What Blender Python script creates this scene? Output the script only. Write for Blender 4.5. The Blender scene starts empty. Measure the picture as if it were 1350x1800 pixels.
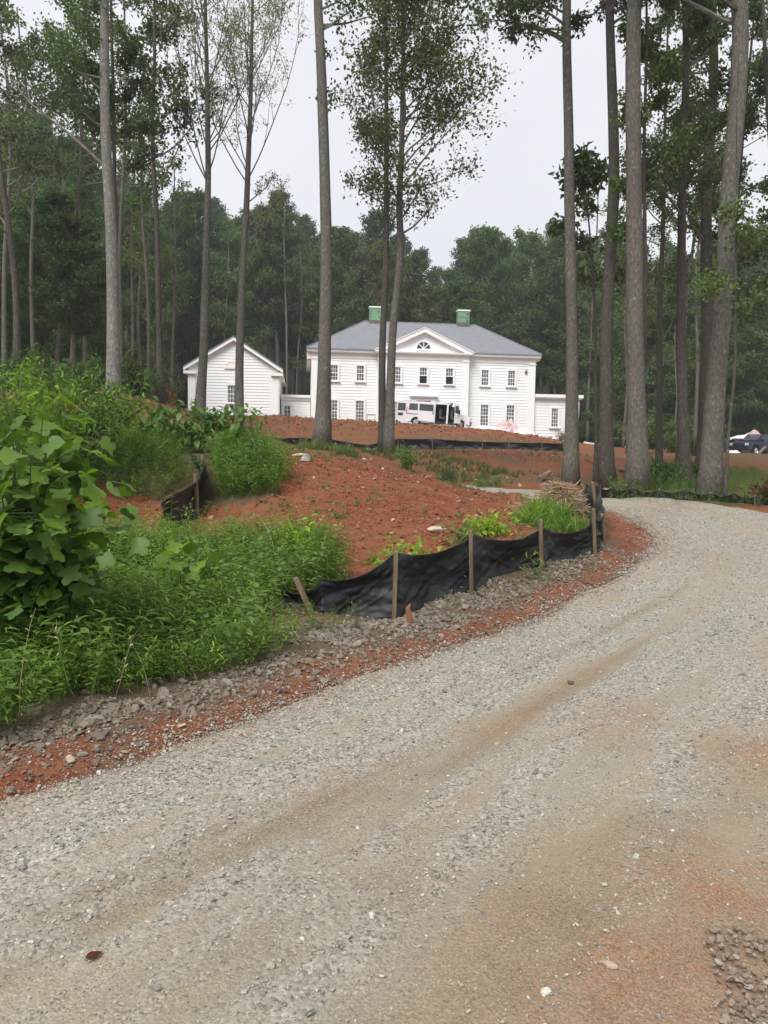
import bpy, math, random
import numpy as np
from mathutils import Vector, Matrix, Euler

random.seed(11); RNG = np.random.default_rng(11)
scene = bpy.context.scene
COL = scene.collection
rad = math.radians

# ------------------------------------------------------------------ camera
F = 1352.0                       # focal length in photograph pixels (1350 x 1800)
PITCH, ROLL, CAM_H = math.atan(100 / F), rad(1.0), 1.6
CP = np.array([0.0, 0.0, CAM_H])
_fw = np.array([0, math.cos(PITCH), -math.sin(PITCH)])
_up0 = np.array([0, math.sin(PITCH), math.cos(PITCH)])
_r0 = np.array([1.0, 0, 0])
_rt = _r0 * math.cos(ROLL) + _up0 * math.sin(ROLL)
_up = _up0 * math.cos(ROLL) - _r0 * math.sin(ROLL)
cam_data = bpy.data.cameras.new('camera')
cam = bpy.data.objects.new('camera', cam_data)
COL.objects.link(cam)
cam.matrix_world = Matrix([[_rt[0], _up[0], -_fw[0], CP[0]], [_rt[1], _up[1], -_fw[1], CP[1]],
                           [_rt[2], _up[2], -_fw[2], CP[2]], [0, 0, 0, 1]])
cam_data.sensor_fit = 'VERTICAL'; cam_data.sensor_height = 36.0
cam_data.lens = 36.0 * F / 1800.0
cam_data.clip_start = 0.05; cam_data.clip_end = 2000
scene.camera = cam

# ------------------------------------------------------------------ world (overcast sky), sun, exposure
SUN_EL, SUN_AZ = 52, 205          # azimuth measured clockwise from +Y : behind the camera, a little to the left
world = bpy.data.worlds.new('World'); scene.world = world
world.use_nodes = True
wt = world.node_tree; wt.nodes.clear()
wo = wt.nodes.new('ShaderNodeOutputWorld'); wb = wt.nodes.new('ShaderNodeBackground')
sk = wt.nodes.new('ShaderNodeTexSky'); sk.sky_type = 'NISHITA'; sk.sun_disc = False
sk.sun_elevation = rad(SUN_EL); sk.sun_rotation = rad(SUN_AZ); sk.dust_density = 3.0
tc = wt.nodes.new('ShaderNodeTexCoord'); cn = wt.nodes.new('ShaderNodeTexNoise')
cn.inputs['Scale'].default_value = 2.2; cn.inputs['Detail'].default_value = 4
cr = wt.nodes.new('ShaderNodeValToRGB')
cr.color_ramp.elements[0].position = 0.3; cr.color_ramp.elements[0].color = (5.95, 6.12, 6.4, 1)
cr.color_ramp.elements[1].position = 0.7; cr.color_ramp.elements[1].color = (6.7, 6.85, 7.05, 1)
mx = wt.nodes.new('ShaderNodeMix'); mx.data_type = 'RGBA'; mx.inputs[0].default_value = 0.92
wt.links.new(tc.outputs['Generated'], cn.inputs['Vector']); wt.links.new(cn.outputs['Fac'], cr.inputs['Fac'])
wt.links.new(sk.outputs['Color'], mx.inputs[6]); wt.links.new(cr.outputs['Color'], mx.inputs[7])
wt.links.new(mx.outputs[2], wb.inputs['Color']); wb.inputs['Strength'].default_value = 0.1
wt.links.new(wb.outputs['Background'], wo.inputs['Surface'])
sun_d = bpy.data.lights.new('sun', 'SUN'); sun_d.energy = 2.7; sun_d.angle = rad(30); sun_d.color = (1.0, 0.985, 0.955)
sun = bpy.data.objects.new('sun', sun_d); COL.objects.link(sun)
_sd = Vector((math.sin(rad(SUN_AZ)) * math.cos(rad(SUN_EL)), math.cos(rad(SUN_AZ)) * math.cos(rad(SUN_EL)), math.sin(rad(SUN_EL))))
sun.rotation_euler = _sd.to_track_quat('Z', 'Y').to_euler(); sun.location = (0, -20, 60)
vs = scene.view_settings
vs.view_transform = 'Standard'; vs.look = 'None'; vs.exposure = 0.56; vs.gamma = 1.0; vs.use_curve_mapping = False
scene.cycles.max_bounces = 6; scene.cycles.diffuse_bounces = 3; scene.cycles.glossy_bounces = 2
scene.cycles.transmission_bounces = 3; scene.cycles.volume_bounces = 0; scene.cycles.transparent_max_bounces = 4
scene.cycles.use_adaptive_sampling = False

# ------------------------------------------------------------------ numeric helpers
def ray(px, py):
    a = (np.asarray(px, float) - 675) / F; b = (900 - np.asarray(py, float)) / F
    return _fw + a[..., None] * _rt + b[..., None] * _up
def P(px, py, Y):
    d = ray(np.array(px), np.array(py))
    return CP + d * (Y / d[1])
def project(p):
    d = np.asarray(p, float) - CP
    z = d @ _fw
    return 675 + F * (d @ _rt) / z, 900 - F * (d @ _up) / z
def _hash(ix, iy, seed):
    h = (ix.astype(np.int64) * 374761393 + iy.astype(np.int64) * 668265263 + seed * 974711) & 0x7fffffff
    h = ((h ^ (h >> 13)) * 1274126177) & 0x7fffffff
    return ((h ^ (h >> 16)) & 0xffff) / 65535.0
def vnoise(x, y, seed=0):
    x = np.asarray(x, float); y = np.asarray(y, float)
    ix = np.floor(x); iy = np.floor(y); fx = x - ix; fy = y - iy
    fx = fx * fx * (3 - 2 * fx); fy = fy * fy * (3 - 2 * fy)
    a = _hash(ix, iy, seed); b = _hash(ix + 1, iy, seed); c = _hash(ix, iy + 1, seed); d = _hash(ix + 1, iy + 1, seed)
    return (a + (b - a) * fx) + ((c + (d - c) * fx) - (a + (b - a) * fx)) * fy
def fbm(x, y, oct=4, seed=0):
    s = 0; amp = 0.5; t = 0
    for k in range(oct):
        s = s + amp * vnoise(x * 2 ** k + 17.3 * k, y * 2 ** k - 9.1 * k, seed + k); t += amp; amp *= 0.5
    return s / t
def smooth(a, b, x):
    t = np.clip((x - a) / (b - a), 0, 1); return t * t * (3 - 2 * t)
def inpoly(x, y, poly):
    x = np.asarray(x); y = np.asarray(y); ins = np.zeros(x.shape, bool); n = len(poly)
    for i in range(n):
        x0, y0 = poly[i]; x1, y1 = poly[(i + 1) % n]
        c = ((y0 > y) != (y1 > y)) & (x < (x1 - x0) * (y - y0) / (y1 - y0 + 1e-12) + x0)
        ins ^= c
    return ins
def spline(pts, n):
    """Catmull-Rom through pts, n samples evenly spaced in arc length."""
    p = np.asarray(pts, float); q = np.vstack([2 * p[0] - p[1], p, 2 * p[-1] - p[-2]])
    out = []
    for i in range(1, len(q) - 2):
        t = np.linspace(0, 1, 24, endpoint=False)[:, None]
        a, b, c, d = q[i - 1], q[i], q[i + 1], q[i + 2]
        out.append(0.5 * (2 * b + (c - a) * t + (2 * a - 5 * b + 4 * c - d) * t ** 2 + (3 * b - a - 3 * c + d) * t ** 3))
    out = np.vstack(out + [p[-1:]])
    L = np.concatenate([[0], np.cumsum(np.linalg.norm(np.diff(out, axis=0), axis=1))])
    s = np.linspace(0, L[-1], n)
    return np.stack([np.interp(s, L, out[:, k]) for k in range(p.shape[1])], 1)

# ------------------------------------------------------------------ mesh builder
class MB:
    def __init__(self): self.v = []; self.t = []; self.q = []; self.rt = []; self.rq = []; self.n = 0
    def add(self, v, tri=None, quad=None, rnd=None):
        v = np.asarray(v, float).reshape(-1, 3); self.v.append(v)
        if tri is not None and len(tri):
            tri = np.asarray(tri, int); self.t.append(tri + self.n); self.rt.append(np.full(len(tri), 0.5) if rnd is None else np.resize(rnd, len(tri)))
        if quad is not None and len(quad):
            quad = np.asarray(quad, int); self.q.append(quad + self.n); self.rq.append(np.full(len(quad), 0.5) if rnd is None else np.resize(rnd, len(quad)))
        self.n += len(v); return self
    def box(self, x0, x1, y0, y1, z0, z1, M=None):
        v = np.array([[x, y, z] for x in (x0, x1) for y in (y0, y1) for z in (z0, z1)], float)
        if M is not None: v = v @ np.array(M.to_3x3()).T + np.array(M.translation)
        return self.add(v, quad=[[0, 1, 3, 2], [4, 6, 7, 5], [0, 4, 5, 1], [2, 3, 7, 6], [0, 2, 6, 4], [1, 5, 7, 3]])
    def prism(self, prof, axis, a, b):
        """prof: 2D polygon (convex or simple, fan from its centroid) extruded along axis (0,1,2) from a to b."""
        prof = np.asarray(prof, float); n = len(prof); o = [k for k in range(3) if k != axis]
        def lay(val):
            m = np.zeros((n, 3)); m[:, o[0]] = prof[:, 0]; m[:, o[1]] = prof[:, 1]; m[:, axis] = val; return m
        v = np.vstack([lay(a), lay(b)])
        quad = [[i, (i + 1) % n, n + (i + 1) % n, n + i] for i in range(n)]
        from mathutils.geometry import tessellate_polygon
        tr = tessellate_polygon([[Vector((p[0], p[1], 0)) for p in prof]])
        tri = [list(t) for t in tr] + [[n + t[0], n + t[2], n + t[1]] for t in tr]
        return self.add(v, tri=tri, quad=quad)
    def tube(self, path, rr, sides=8, cap=True, rough=0.0, seed=0):
        path = np.asarray(path, float); n = len(path); rr = np.resize(rr, n)
        t = np.gradient(path, axis=0); t /= np.linalg.norm(t, axis=1)[:, None] + 1e-9
        ref = np.array([1.0, 0, 0]) if abs(t[0][0]) < 0.8 else np.array([0, 1.0, 0])
        a = np.cross(t, ref); a /= np.linalg.norm(a, axis=1)[:, None] + 1e-9; b = np.cross(t, a)
        th = np.linspace(0, 2 * math.pi, sides, endpoint=False)
        R = rr[:, None] * np.ones(sides)[None]
        if rough:
            L = np.arange(n) * 0.7
            R = R * (1 + rough * (vnoise(np.cos(th)[None] * 2.3 + L[:, None], np.sin(th)[None] * 2.3 + 40 + L[:, None] * .35, seed) - .5) * 2)
        v = path[:, None] + R[..., None] * (np.cos(th)[None, :, None] * a[:, None] + np.sin(th)[None, :, None] * b[:, None])
        v = v.reshape(-1, 3); i = np.arange(n - 1)[:, None] * sides; j = np.arange(sides)[None]; j2 = (j + 1) % sides
        quad = np.stack([i + j, i + j2, i + sides + j2, i + sides + j], -1).reshape(-1, 4)
        tri = None
        if cap:
            v = np.vstack([v, path[:1], path[-1:]]); m = n * sides
            tri = [[(k + 1) % sides, k, m] for k in range(sides)] + [[(n - 1) * sides + k, (n - 1) * sides + (k + 1) % sides, m + 1] for k in range(sides)]
        return self.add(v, tri=tri, quad=quad)
    def lathe(self, prof, sides=20, axis=1, c=(0, 0, 0)):
        """prof: (radius, along) pairs about an axis through c"""
        prof = np.asarray(prof, float); th = np.linspace(0, 2 * math.pi, sides, endpoint=False); n = len(prof)
        o = [k for k in range(3) if k != axis]; v = np.zeros((n, sides, 3))
        v[..., o[0]] = prof[:, :1] * np.cos(th); v[..., o[1]] = prof[:, :1] * np.sin(th); v[..., axis] = prof[:, 1:]
        i = np.arange(n - 1)[:, None] * sides; j = np.arange(sides)[None]; j2 = (j + 1) % sides
        return self.add(v.reshape(-1, 3) + np.array(c), quad=np.stack([i + j, i + j2, i + sides + j2, i + sides + j], -1).reshape(-1, 4))
    def leaves(self, pos, d, up, ln, wd, fold=0.25):
        """kite leaves: pos (n,3) base, d direction, up normal, ln/wd lengths"""
        n = len(pos)
        d = d / (np.linalg.norm(d, axis=1)[:, None] + 1e-9); s = np.cross(d, up); s /= np.linalg.norm(s, axis=1)[:, None] + 1e-9
        nn = np.cross(s, d); ln = np.resize(ln, n)[:, None]; wd = np.resize(wd, n)[:, None]
        b = pos; tip = pos + d * ln - nn * ln * 0.12
        l = pos + d * ln * .45 + s * wd * .5 + nn * wd * fold; r = pos + d * ln * .45 - s * wd * .5 + nn * wd * fold
        v = np.stack([b, l, tip, r], 1).reshape(-1, 3); k = np.arange(n)[:, None] * 4
        tri = np.concatenate([k + [0, 2, 1], k + [0, 3, 2]], 1).reshape(-1, 3)
        rnd = np.repeat(RNG.random(n), 2)
        return self.add(v, tri=tri, rnd=rnd)
    def mesh(self, name, origin=(0, 0, 0), smooth_=False):
        me = bpy.data.meshes.new(name)
        v = np.concatenate(self.v) - np.asarray(origin, float)
        T = np.concatenate(self.t) if self.t else np.zeros((0, 3), int); Q = np.concatenate(self.q) if self.q else np.zeros((0, 4), int)
        me.vertices.add(len(v)); me.vertices.foreach_set('co', v.astype(np.float32).ravel())
        loops = np.concatenate([T.ravel(), Q.ravel()]).astype(np.int32)
        me.loops.add(len(loops)); me.loops.foreach_set('vertex_index', loops)
        st = np.concatenate([np.arange(len(T)) * 3, len(T) * 3 + np.arange(len(Q)) * 4]).astype(np.int32)
        me.polygons.add(len(st)); me.polygons.foreach_set('loop_start', st)
        me.polygons.foreach_set('use_smooth', np.full(len(st), bool(smooth_)))
        rn = np.concatenate(self.rt + self.rq).astype(np.float32) if (self.rt or self.rq) else np.zeros(0, np.float32)
        me.update(calc_edges=True)
        at = me.attributes.new('rnd', 'FLOAT', 'FACE'); at.data.foreach_set('value', rn)
        return me

def link(name, me, mat=None, parent=None, kind=None, loc=None):
    o = bpy.data.objects.new(name, me); COL.objects.link(o)
    if mat is not None and me is not None and len(me.materials) == 0: me.materials.append(mat)
    if parent is not None: o.parent = parent
    if kind: o['kind'] = kind
    if loc is not None: o.location = loc
    return o
def part(name, mb, mat, parent, origin=(0, 0, 0), sm=False, kind=None, label=None):
    o = link(name, mb.mesh(name, origin, sm), mat, parent, kind)
    if label: o['label'] = label
    return o
def tag(o, label, cat, group=None):
    o['label'] = label; o['category'] = cat
    if group: o['group'] = group
    return o
def thing(name, label, cat, loc=(0, 0, 0), rot=(0, 0, 0), group=None):
    o = bpy.data.objects.new(name, None); COL.objects.link(o)
    o.location = loc; o.rotation_euler = rot; o.empty_display_size = 0.2
    return tag(o, label, cat, group)
def dup(src, loc, rotz=0, scale=1.0, label=None, group=None):
    r = src.copy(); COL.objects.link(r); r.location = loc; r.rotation_euler = (0, 0, rotz)
    r.scale = (scale,) * 3 if np.isscalar(scale) else scale
    if label: r['label'] = label
    if group: r['group'] = group
    for ch in list(src.children):
        c = ch.copy(); COL.objects.link(c); c.parent = r
        for g in ch.children:
            d = g.copy(); COL.objects.link(d); d.parent = c
    return r

# ------------------------------------------------------------------ materials
def new_mat(name):
    m = bpy.data.materials.new(name); m.use_nodes = True; nt = m.node_tree
    b = nt.nodes['Principled BSDF']; return m, nt, b
def N(nt, typ, **kw):
    n = nt.nodes.new('ShaderNode' + typ)
    for k, v in kw.items():
        if k.startswith('_'): setattr(n, k[1:], v)
        else: n.inputs[k].default_value = v
    return n
def ramp(nt, fac, cols, pos=None):
    r = nt.nodes.new('ShaderNodeValToRGB'); e = r.color_ramp.elements
    pos = pos or np.linspace(0, 1, len(cols))
    while len(e) < len(cols): e.new(0.5)
    for k, c in enumerate(cols): e[k].position = pos[k]; e[k].color = (*c, 1)
    nt.links.new(fac, r.inputs['Fac']); return r.outputs['Color']
def mixc(nt, fac, a, b, mode='MIX'):
    m = nt.nodes.new('ShaderNodeMix'); m.data_type = 'RGBA'; m.blend_type = mode
    for sock, val in ((0, fac), (6, a), (7, b)):
        if isinstance(val, (int, float)): m.inputs[sock].default_value = val
        elif isinstance(val, tuple): m.inputs[sock].default_value = (*val, 1)
        else: nt.links.new(val, m.inputs[sock])
    return m.outputs[2]
def coords(nt, kind='Object', scale=(1, 1, 1)):
    if kind == 'World': src = nt.nodes.new('ShaderNodeNewGeometry').outputs['Position']
    else: src = nt.nodes.new('ShaderNodeTexCoord').outputs[kind]
    mp = nt.nodes.new('ShaderNodeMapping'); mp.inputs['Scale'].default_value = scale
    nt.links.new(src, mp.inputs['Vector']); return mp.outputs['Vector']
def noise(nt, vec, scale, detail=4, rough=0.55):
    n = N(nt, 'TexNoise', Scale=scale, Detail=detail, Roughness=rough); nt.links.new(vec, n.inputs['Vector']); return n.outputs['Fac']
def bump(nt, bsdf, h, strength=0.4, dist=0.02):
    b = N(nt, 'Bump', Strength=strength, Distance=dist); nt.links.new(h, b.inputs['Height']); nt.links.new(b.outputs['Normal'], bsdf.inputs['Normal'])
def mat_noise(name, cols, pos=None, scale=4, rough=0.8, stretch=(1, 1, 1), bmp=0.0, bdist=0.02, space='World', detail=5, spec=0.3, metal=0.0):
    m, nt, b = new_mat(name); v = coords(nt, space, stretch); f = noise(nt, v, scale, detail)
    nt.links.new(ramp(nt, f, cols, pos or list(np.linspace(0.3, 0.7, len(cols)))), b.inputs['Base Color'])
    b.inputs['Roughness'].default_value = rough; b.inputs['Specular IOR Level'].default_value = spec; b.inputs['Metallic'].default_value = metal
    if bmp: bump(nt, b, noise(nt, v, scale * 3, 4), bmp, bdist)
    return m
def mat_leaf(name, cols, trans=0.3, rough=0.5, vary=0.35, spec=0.3):
    m, nt, b = new_mat(name)
    at = N(nt, 'Attribute', _attribute_name='rnd'); oi = nt.nodes.new('ShaderNodeObjectInfo')
    v = coords(nt, 'World'); f = noise(nt, v, 0.9, 3)
    s1 = N(nt, 'Math', _operation='MULTIPLY'); s1.inputs[1].default_value = 0.55; nt.links.new(at.outputs['Fac'], s1.inputs[0])
    s2 = N(nt, 'Math', _operation='MULTIPLY_ADD'); s2.inputs[1].default_value = vary; nt.links.new(oi.outputs['Random'], s2.inputs[0]); nt.links.new(s1.outputs[0], s2.inputs[2])
    s3 = N(nt, 'Math', _operation='MULTIPLY_ADD'); s3.inputs[1].default_value = 0.45; nt.links.new(f, s3.inputs[0]); nt.links.new(s2.outputs[0], s3.inputs[2])
    c = ramp(nt, s3.outputs[0], cols, list(np.linspace(0.2, 1.0, len(cols))))
    nt.links.new(c, b.inputs['Base Color']); b.inputs['Roughness'].default_value = rough; b.inputs['Specular IOR Level'].default_value = spec
    tr = nt.nodes.new('ShaderNodeBsdfTranslucent'); tcol = mixc(nt, 1.0, c, (1.0, 1.1, 0.45), 'MULTIPLY'); 
    hs = N(nt, 'HueSaturation', Value=1.6); nt.links.new(tcol, hs.inputs['Color']); nt.links.new(hs.outputs['Color'], tr.inputs['Color'])
    mxs = N(nt, 'MixShader'); mxs.inputs[0].default_value = trans
    nt.links.new(b.outputs[0], mxs.inputs[1]); nt.links.new(tr.outputs[0], mxs.inputs[2])
    nt.links.new(mxs.outputs[0], nt.nodes['Material Output'].inputs['Surface'])
    return m
def mat_bark(name, cols, lich=(0.42, 0.42, 0.38), lichen=0.5):
    m, nt, b = new_mat(name)
    v = coords(nt, 'World', (1, 1, 0.36)); v1 = coords(nt, 'World', (1, 1, 0.7))
    f = noise(nt, v, 24, 6, .75); c = ramp(nt, f, cols, list(np.linspace(0.30, 0.70, len(cols))))
    c = mixc(nt, ramp(nt, noise(nt, coords(nt, 'World', (1, 1, .5)), 1.6, 4), [(.0, .0, .0), (.55, .55, .55)], [.4, .7]), c, tuple(k * .62 for k in cols[1]))
    l = noise(nt, v1, 13, 6, .75); lf = ramp(nt, l, [(0, 0, 0), (.75, .75, .75)], [0.62 - .1 * lichen, 0.74 - .08 * lichen])
    oi = nt.nodes.new('ShaderNodeObjectInfo')
    nt.links.new(mixc(nt, lf, c, lich), b.inputs['Base Color']); b.inputs['Roughness'].default_value = 0.9; b.inputs['Specular IOR Level'].default_value = 0.15
    bump(nt, b, f, 0.9, 0.03)
    return m

M = {}
M['white_paint'] = mat_noise('white_paint', [(.81, .815, .81), (.85, .85, .845)], scale=1.2, rough=.5, space='Object')
M['white_trim'] = mat_noise('white_trim', [(.85, .845, .83), (.88, .875, .865)], scale=2, rough=.45, space='Object')
M['primer_trim'] = mat_noise('primer_trim', [(.80, .68, .60), (.84, .76, .70)], scale=2, rough=.55, space='Object')
M['green_board'] = mat_noise('green_board', [(.16, .29, .17), (.20, .34, .205)], scale=1.5, rough=.6, space='Object')
M['dark_print'] = mat_noise('dark_print', [(.012, .03, .018), (.02, .045, .025)], scale=3, rough=.6)
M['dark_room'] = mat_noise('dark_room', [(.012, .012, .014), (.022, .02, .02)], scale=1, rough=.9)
M['black_cloth'] = None
M['plastic_white'] = mat_noise('plastic_white', [(.72, .70, .70), (.85, .84, .83)], scale=3, rough=.4, bmp=.4)
M['plastic_pink'] = mat_noise('plastic_pink', [(.75, .70, .70), (.28, .06, .07), (.72, .62, .62), (.40, .10, .12), (.8, .77, .77)], scale=3.5, rough=.4, bmp=.4)
M['wood_stake'] = mat_noise('wood_stake', [(.07, .05, .03), (.135, .098, .06), (.20, .155, .10)], scale=7, stretch=(3, 3, .35), rough=.85, bmp=.4, bdist=.004)
M['wood_red'] = mat_noise('wood_red', [(.16, .06, .03), (.32, .14, .07)], scale=9, stretch=(2, 2, .4), rough=.85, bmp=.4, bdist=.006)
M['dead_wood'] = mat_noise('dead_wood', [(.09, .06, .042), (.18, .125, .085), (.27, .21, .15)], scale=12, rough=.9, bmp=.5, bdist=.01)
M['straw'] = mat_leaf('straw', [(.26, .17, .10), (.42, .31, .20), (.52, .41, .29)], trans=.1, rough=.8)
def mat_glass():
    m, nt, b = new_mat('window_glass'); v = coords(nt, 'World'); f = noise(nt, v, 3.2, 3)
    nt.links.new(ramp(nt, f, [(.025, .028, .03), (.10, .108, .11), (.24, .25, .25)], [.38, .52, .7]), b.inputs['Base Color'])
    b.inputs['Roughness'].default_value = .08; b.inputs['Specular IOR Level'].default_value = .6; return m
M['glass'] = mat_glass()
def mat_shingle():
    m, nt, b = new_mat('roof_shingle'); v = coords(nt, 'Object')
    br = N(nt, 'TexBrick', Scale=1.0); br.inputs['Brick Width'].default_value = .34; br.inputs['Row Height'].default_value = .17; br.inputs['Mortar Size'].default_value = .012
    br.inputs['Color1'].default_value = (.15, .157, .175, 1); br.inputs['Color2'].default_value = (.215, .222, .24, 1); br.inputs['Mortar'].default_value = (.085, .088, .095, 1)
    mp = nt.nodes.new('ShaderNodeMapping'); mp.inputs['Rotation'].default_value = (rad(90), 0, 0); nt.links.new(v, mp.inputs['Vector']); nt.links.new(mp.outputs[0], br.inputs['Vector'])
    f = noise(nt, v, 6, 4); nt.links.new(mixc(nt, f, br.outputs['Color'], (.20, .207, .225)), b.inputs['Base Color'])
    b.inputs['Roughness'].default_value = .75; bump(nt, b, br.outputs['Fac'], .4, .01); return m
M['shingle'] = mat_shingle()
def mat_cloth():
    m, nt, b = new_mat('black_fence_cloth'); v = coords(nt, 'World')
    f = noise(nt, v, 2.2, 5, .6); g = coords(nt, 'World', (1, 1, .5)); w = noise(nt, g, 9, 5, .6)
    c = ramp(nt, f, [(.010, .011, .012), (.018, .019, .020), (.045, .042, .040)], [.35, .55, .75])
    sep = nt.nodes.new('ShaderNodeSeparateXYZ'); at = N(nt, 'Attribute', _attribute_name='hh')
    mud = N(nt, 'Math', _operation='MULTIPLY'); nt.links.new(at.outputs['Fac'], mud.inputs[0]); nt.links.new(f, mud.inputs[1])
    mr = ramp(nt, mud.outputs[0], [(0, 0, 0), (1, 1, 1)], [.42, .62])
    c = mixc(nt, mr, c, (.13, .06, .035)); nt.links.new(c, b.inputs['Base Color'])
    b.inputs['Roughness'].default_value = .55; b.inputs['Specular IOR Level'].default_value = .35
    bump(nt, b, w, .25, .01); return m
M['black_cloth'] = mat_cloth()
M['bark_grey'] = mat_bark('bark_grey', [(.05, .044, .038), (.13, .117, .10), (.215, .195, .17)], lichen=.45)
M['bark_brown'] = mat_bark('bark_brown', [(.036, .031, .027), (.088, .077, .066), (.15, .132, .115)], lichen=.15)
M['bark_pale'] = mat_bark('bark_pale', [(.085, .08, .07), (.19, .18, .16), (.30, .29, .26)], lichen=.9)
M['twig'] = mat_noise('twig', [(.10, .088, .076), (.21, .19, .165)], scale=6, rough=.9)
M['leaf_wood'] = mat_leaf('leaf_wood', [(.028, .050, .020), (.047, .080, .028), (.078, .118, .036)], trans=.25, vary=.6)
M['leaf_mid'] = mat_leaf('leaf_mid', [(.042, .072, .024), (.068, .11, .034), (.105, .155, .045)], trans=.3, vary=.6)
M['leaf_olive'] = mat_leaf('leaf_olive', [(.045, .065, .022), (.08, .10, .03), (.12, .14, .045)], trans=.3)
M['leaf_sparse'] = mat_leaf('leaf_sparse', [(.13, .15, .085), (.19, .205, .12), (.27, .26, .16)], trans=.5)
M['leaf_bright'] = mat_leaf('leaf_bright', [(.06, .12, .018), (.13, .225, .025), (.24, .36, .04)], trans=.38, vary=.5)
M['leaf_grass'] = mat_leaf('leaf_grass', [(.032, .075, .012), (.095, .175, .022), (.22, .32, .05)], trans=.35, vary=.35)
M['leaf_lime'] = mat_leaf('leaf_lime', [(.10, .19, .02), (.18, .29, .03), (.28, .40, .05)], trans=.38)
M['leaf_shrub'] = mat_leaf('leaf_shrub', [(.045, .09, .02), (.085, .155, .03), (.15, .235, .05)], trans=.3)
M['leaf_dark'] = mat_leaf('leaf_dark', [(.03, .062, .014), (.055, .108, .02), (.10, .17, .03)], trans=.2, vary=.6)  # sapling's low and inner leaves: mature green with shade put into the colour
M['leaf_red'] = mat_leaf('leaf_red', [(.05, .012, .01), (.10, .025, .018), (.14, .05, .025)], trans=.25)
M['leaf_rust'] = mat_leaf('leaf_rust', [(.10, .05, .02), (.17, .09, .03), (.15, .14, .04)], trans=.3)

def mat_stone(name, cols, rough=.85):
    m, nt, b = new_mat(name); oi = nt.nodes.new('ShaderNodeObjectInfo'); v = coords(nt, 'Object'); f = noise(nt, v, 2.5, 4)
    a = N(nt, 'Math', _operation='MULTIPLY_ADD'); a.inputs[1].default_value = .3; nt.links.new(f, a.inputs[0])
    s = N(nt, 'Math', _operation='MULTIPLY'); s.inputs[1].default_value = .85; nt.links.new(oi.outputs['Random'], s.inputs[0]); nt.links.new(s.outputs[0], a.inputs[2])
    nt.links.new(ramp(nt, a.outputs[0], cols), b.inputs['Base Color']); b.inputs['Roughness'].default_value = rough; b.inputs['Specular IOR Level'].default_value = .25
    bump(nt, b, noise(nt, v, 6, 3), .4, .2); return m
M['gravel'] = mat_stone('gravel_stone', [(.13, .12, .10), (.26, .24, .195), (.37, .345, .28), (.20, .198, .185), (.48, .445, .37), (.30, .245, .17), (.40, .375, .315), (.085, .08, .07), (.60, .57, .49), (.24, .225, .19)])
M['rubble'] = mat_stone('rubble_stone', [(.09, .074, .054), (.155, .128, .096), (.215, .186, .145), (.13, .108, .08), (.30, .26, .205), (.17, .115, .075)])
M['chip'] = mat_stone('pale_chip', [(.52, .42, .34), (.36, .2, .13), (.62, .53, .44), (.42, .26, .18), (.30, .13, .08)])
M['pale_rock'] = mat_noise('pale_rock', [(.34, .20, .14), (.52, .41, .33), (.58, .50, .42)], scale=6, rough=.85, bmp=.6, space='Object')
M['grey_rock'] = mat_noise('grey_rock', [(.17, .14, .12), (.30, .27, .245), (.38, .35, .32)], scale=5, rough=.85, bmp=.6, space='Object')

# ------------------------------------------------------------------ terrain height
_img = [  # (px, py, distance): ground seen at that pixel at that distance
    (692, 1085, 7.6), (830, 1050, 8.4), (952, 1005, 9.2), (1046, 975, 10), (565, 1090, 7.2), (0, 1290, 4.2), (300, 1210, 5.2),
    (1130, 960, 11.5), (1100, 900, 15), (1350, 905, 15), (1050, 1020, 9.3), (300, 945, 11.3), (300, 930, 12), (250, 885, 14),
    (500, 880, 13), (520, 960, 10), (720, 960, 10), (830, 940, 10.6), (900, 935, 10.8), (620, 900, 12.5), (760, 890, 13.2),
    (520, 802, 17), (640, 817, 18), (760, 846, 17), (820, 861, 16.2), (860, 870, 15.8), (900, 877, 15.5), (950, 884, 15), (820, 857, 23), (1000, 880, 18.5), (900, 868, 20.5),
    (1000, 853, 23), (1118, 862, 20), (1247, 868, 19), (1070, 860, 23), (1205, 853, 24),
    (565, 787, 26), (680, 793, 29), (800, 790, 40), (600, 796, 34), (520, 795, 34), (700, 797, 35), (460, 796, 28), (480, 792, 23), (440, 788, 23), (560, 793, 22), (600, 789, 45), (985, 795, 42), (480, 783, 46), (820, 791, 44), (700, 790, 44.5),
    (850, 832, 28), (930, 838, 27), (760, 822, 26), (1030, 801, 42), (1150, 812, 36), (430, 790, 19), (450, 860, 13.8), (400, 760, 26),
    (480, 734, 57), (600, 739, 59), (700, 745, 59), (800, 752, 58), (900, 761, 58), (1000, 779, 60), (430, 735, 57), (380, 735, 58),
    (1018, 779, 72), (930, 768, 70), (820, 755, 66), (720, 752, 66), (560, 745, 70), (330, 722, 70),
    (197, 704, 25), (290, 722, 28), (281, 705, 32), (420, 748, 31), (350, 735, 30), (260, 790, 18), (100, 800, 14.5), (0, 790, 20),
    (1300, 801, 64), (1350, 803, 64), (1250, 835, 32), (1340, 840, 30), (1100, 785, 75)]
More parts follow.
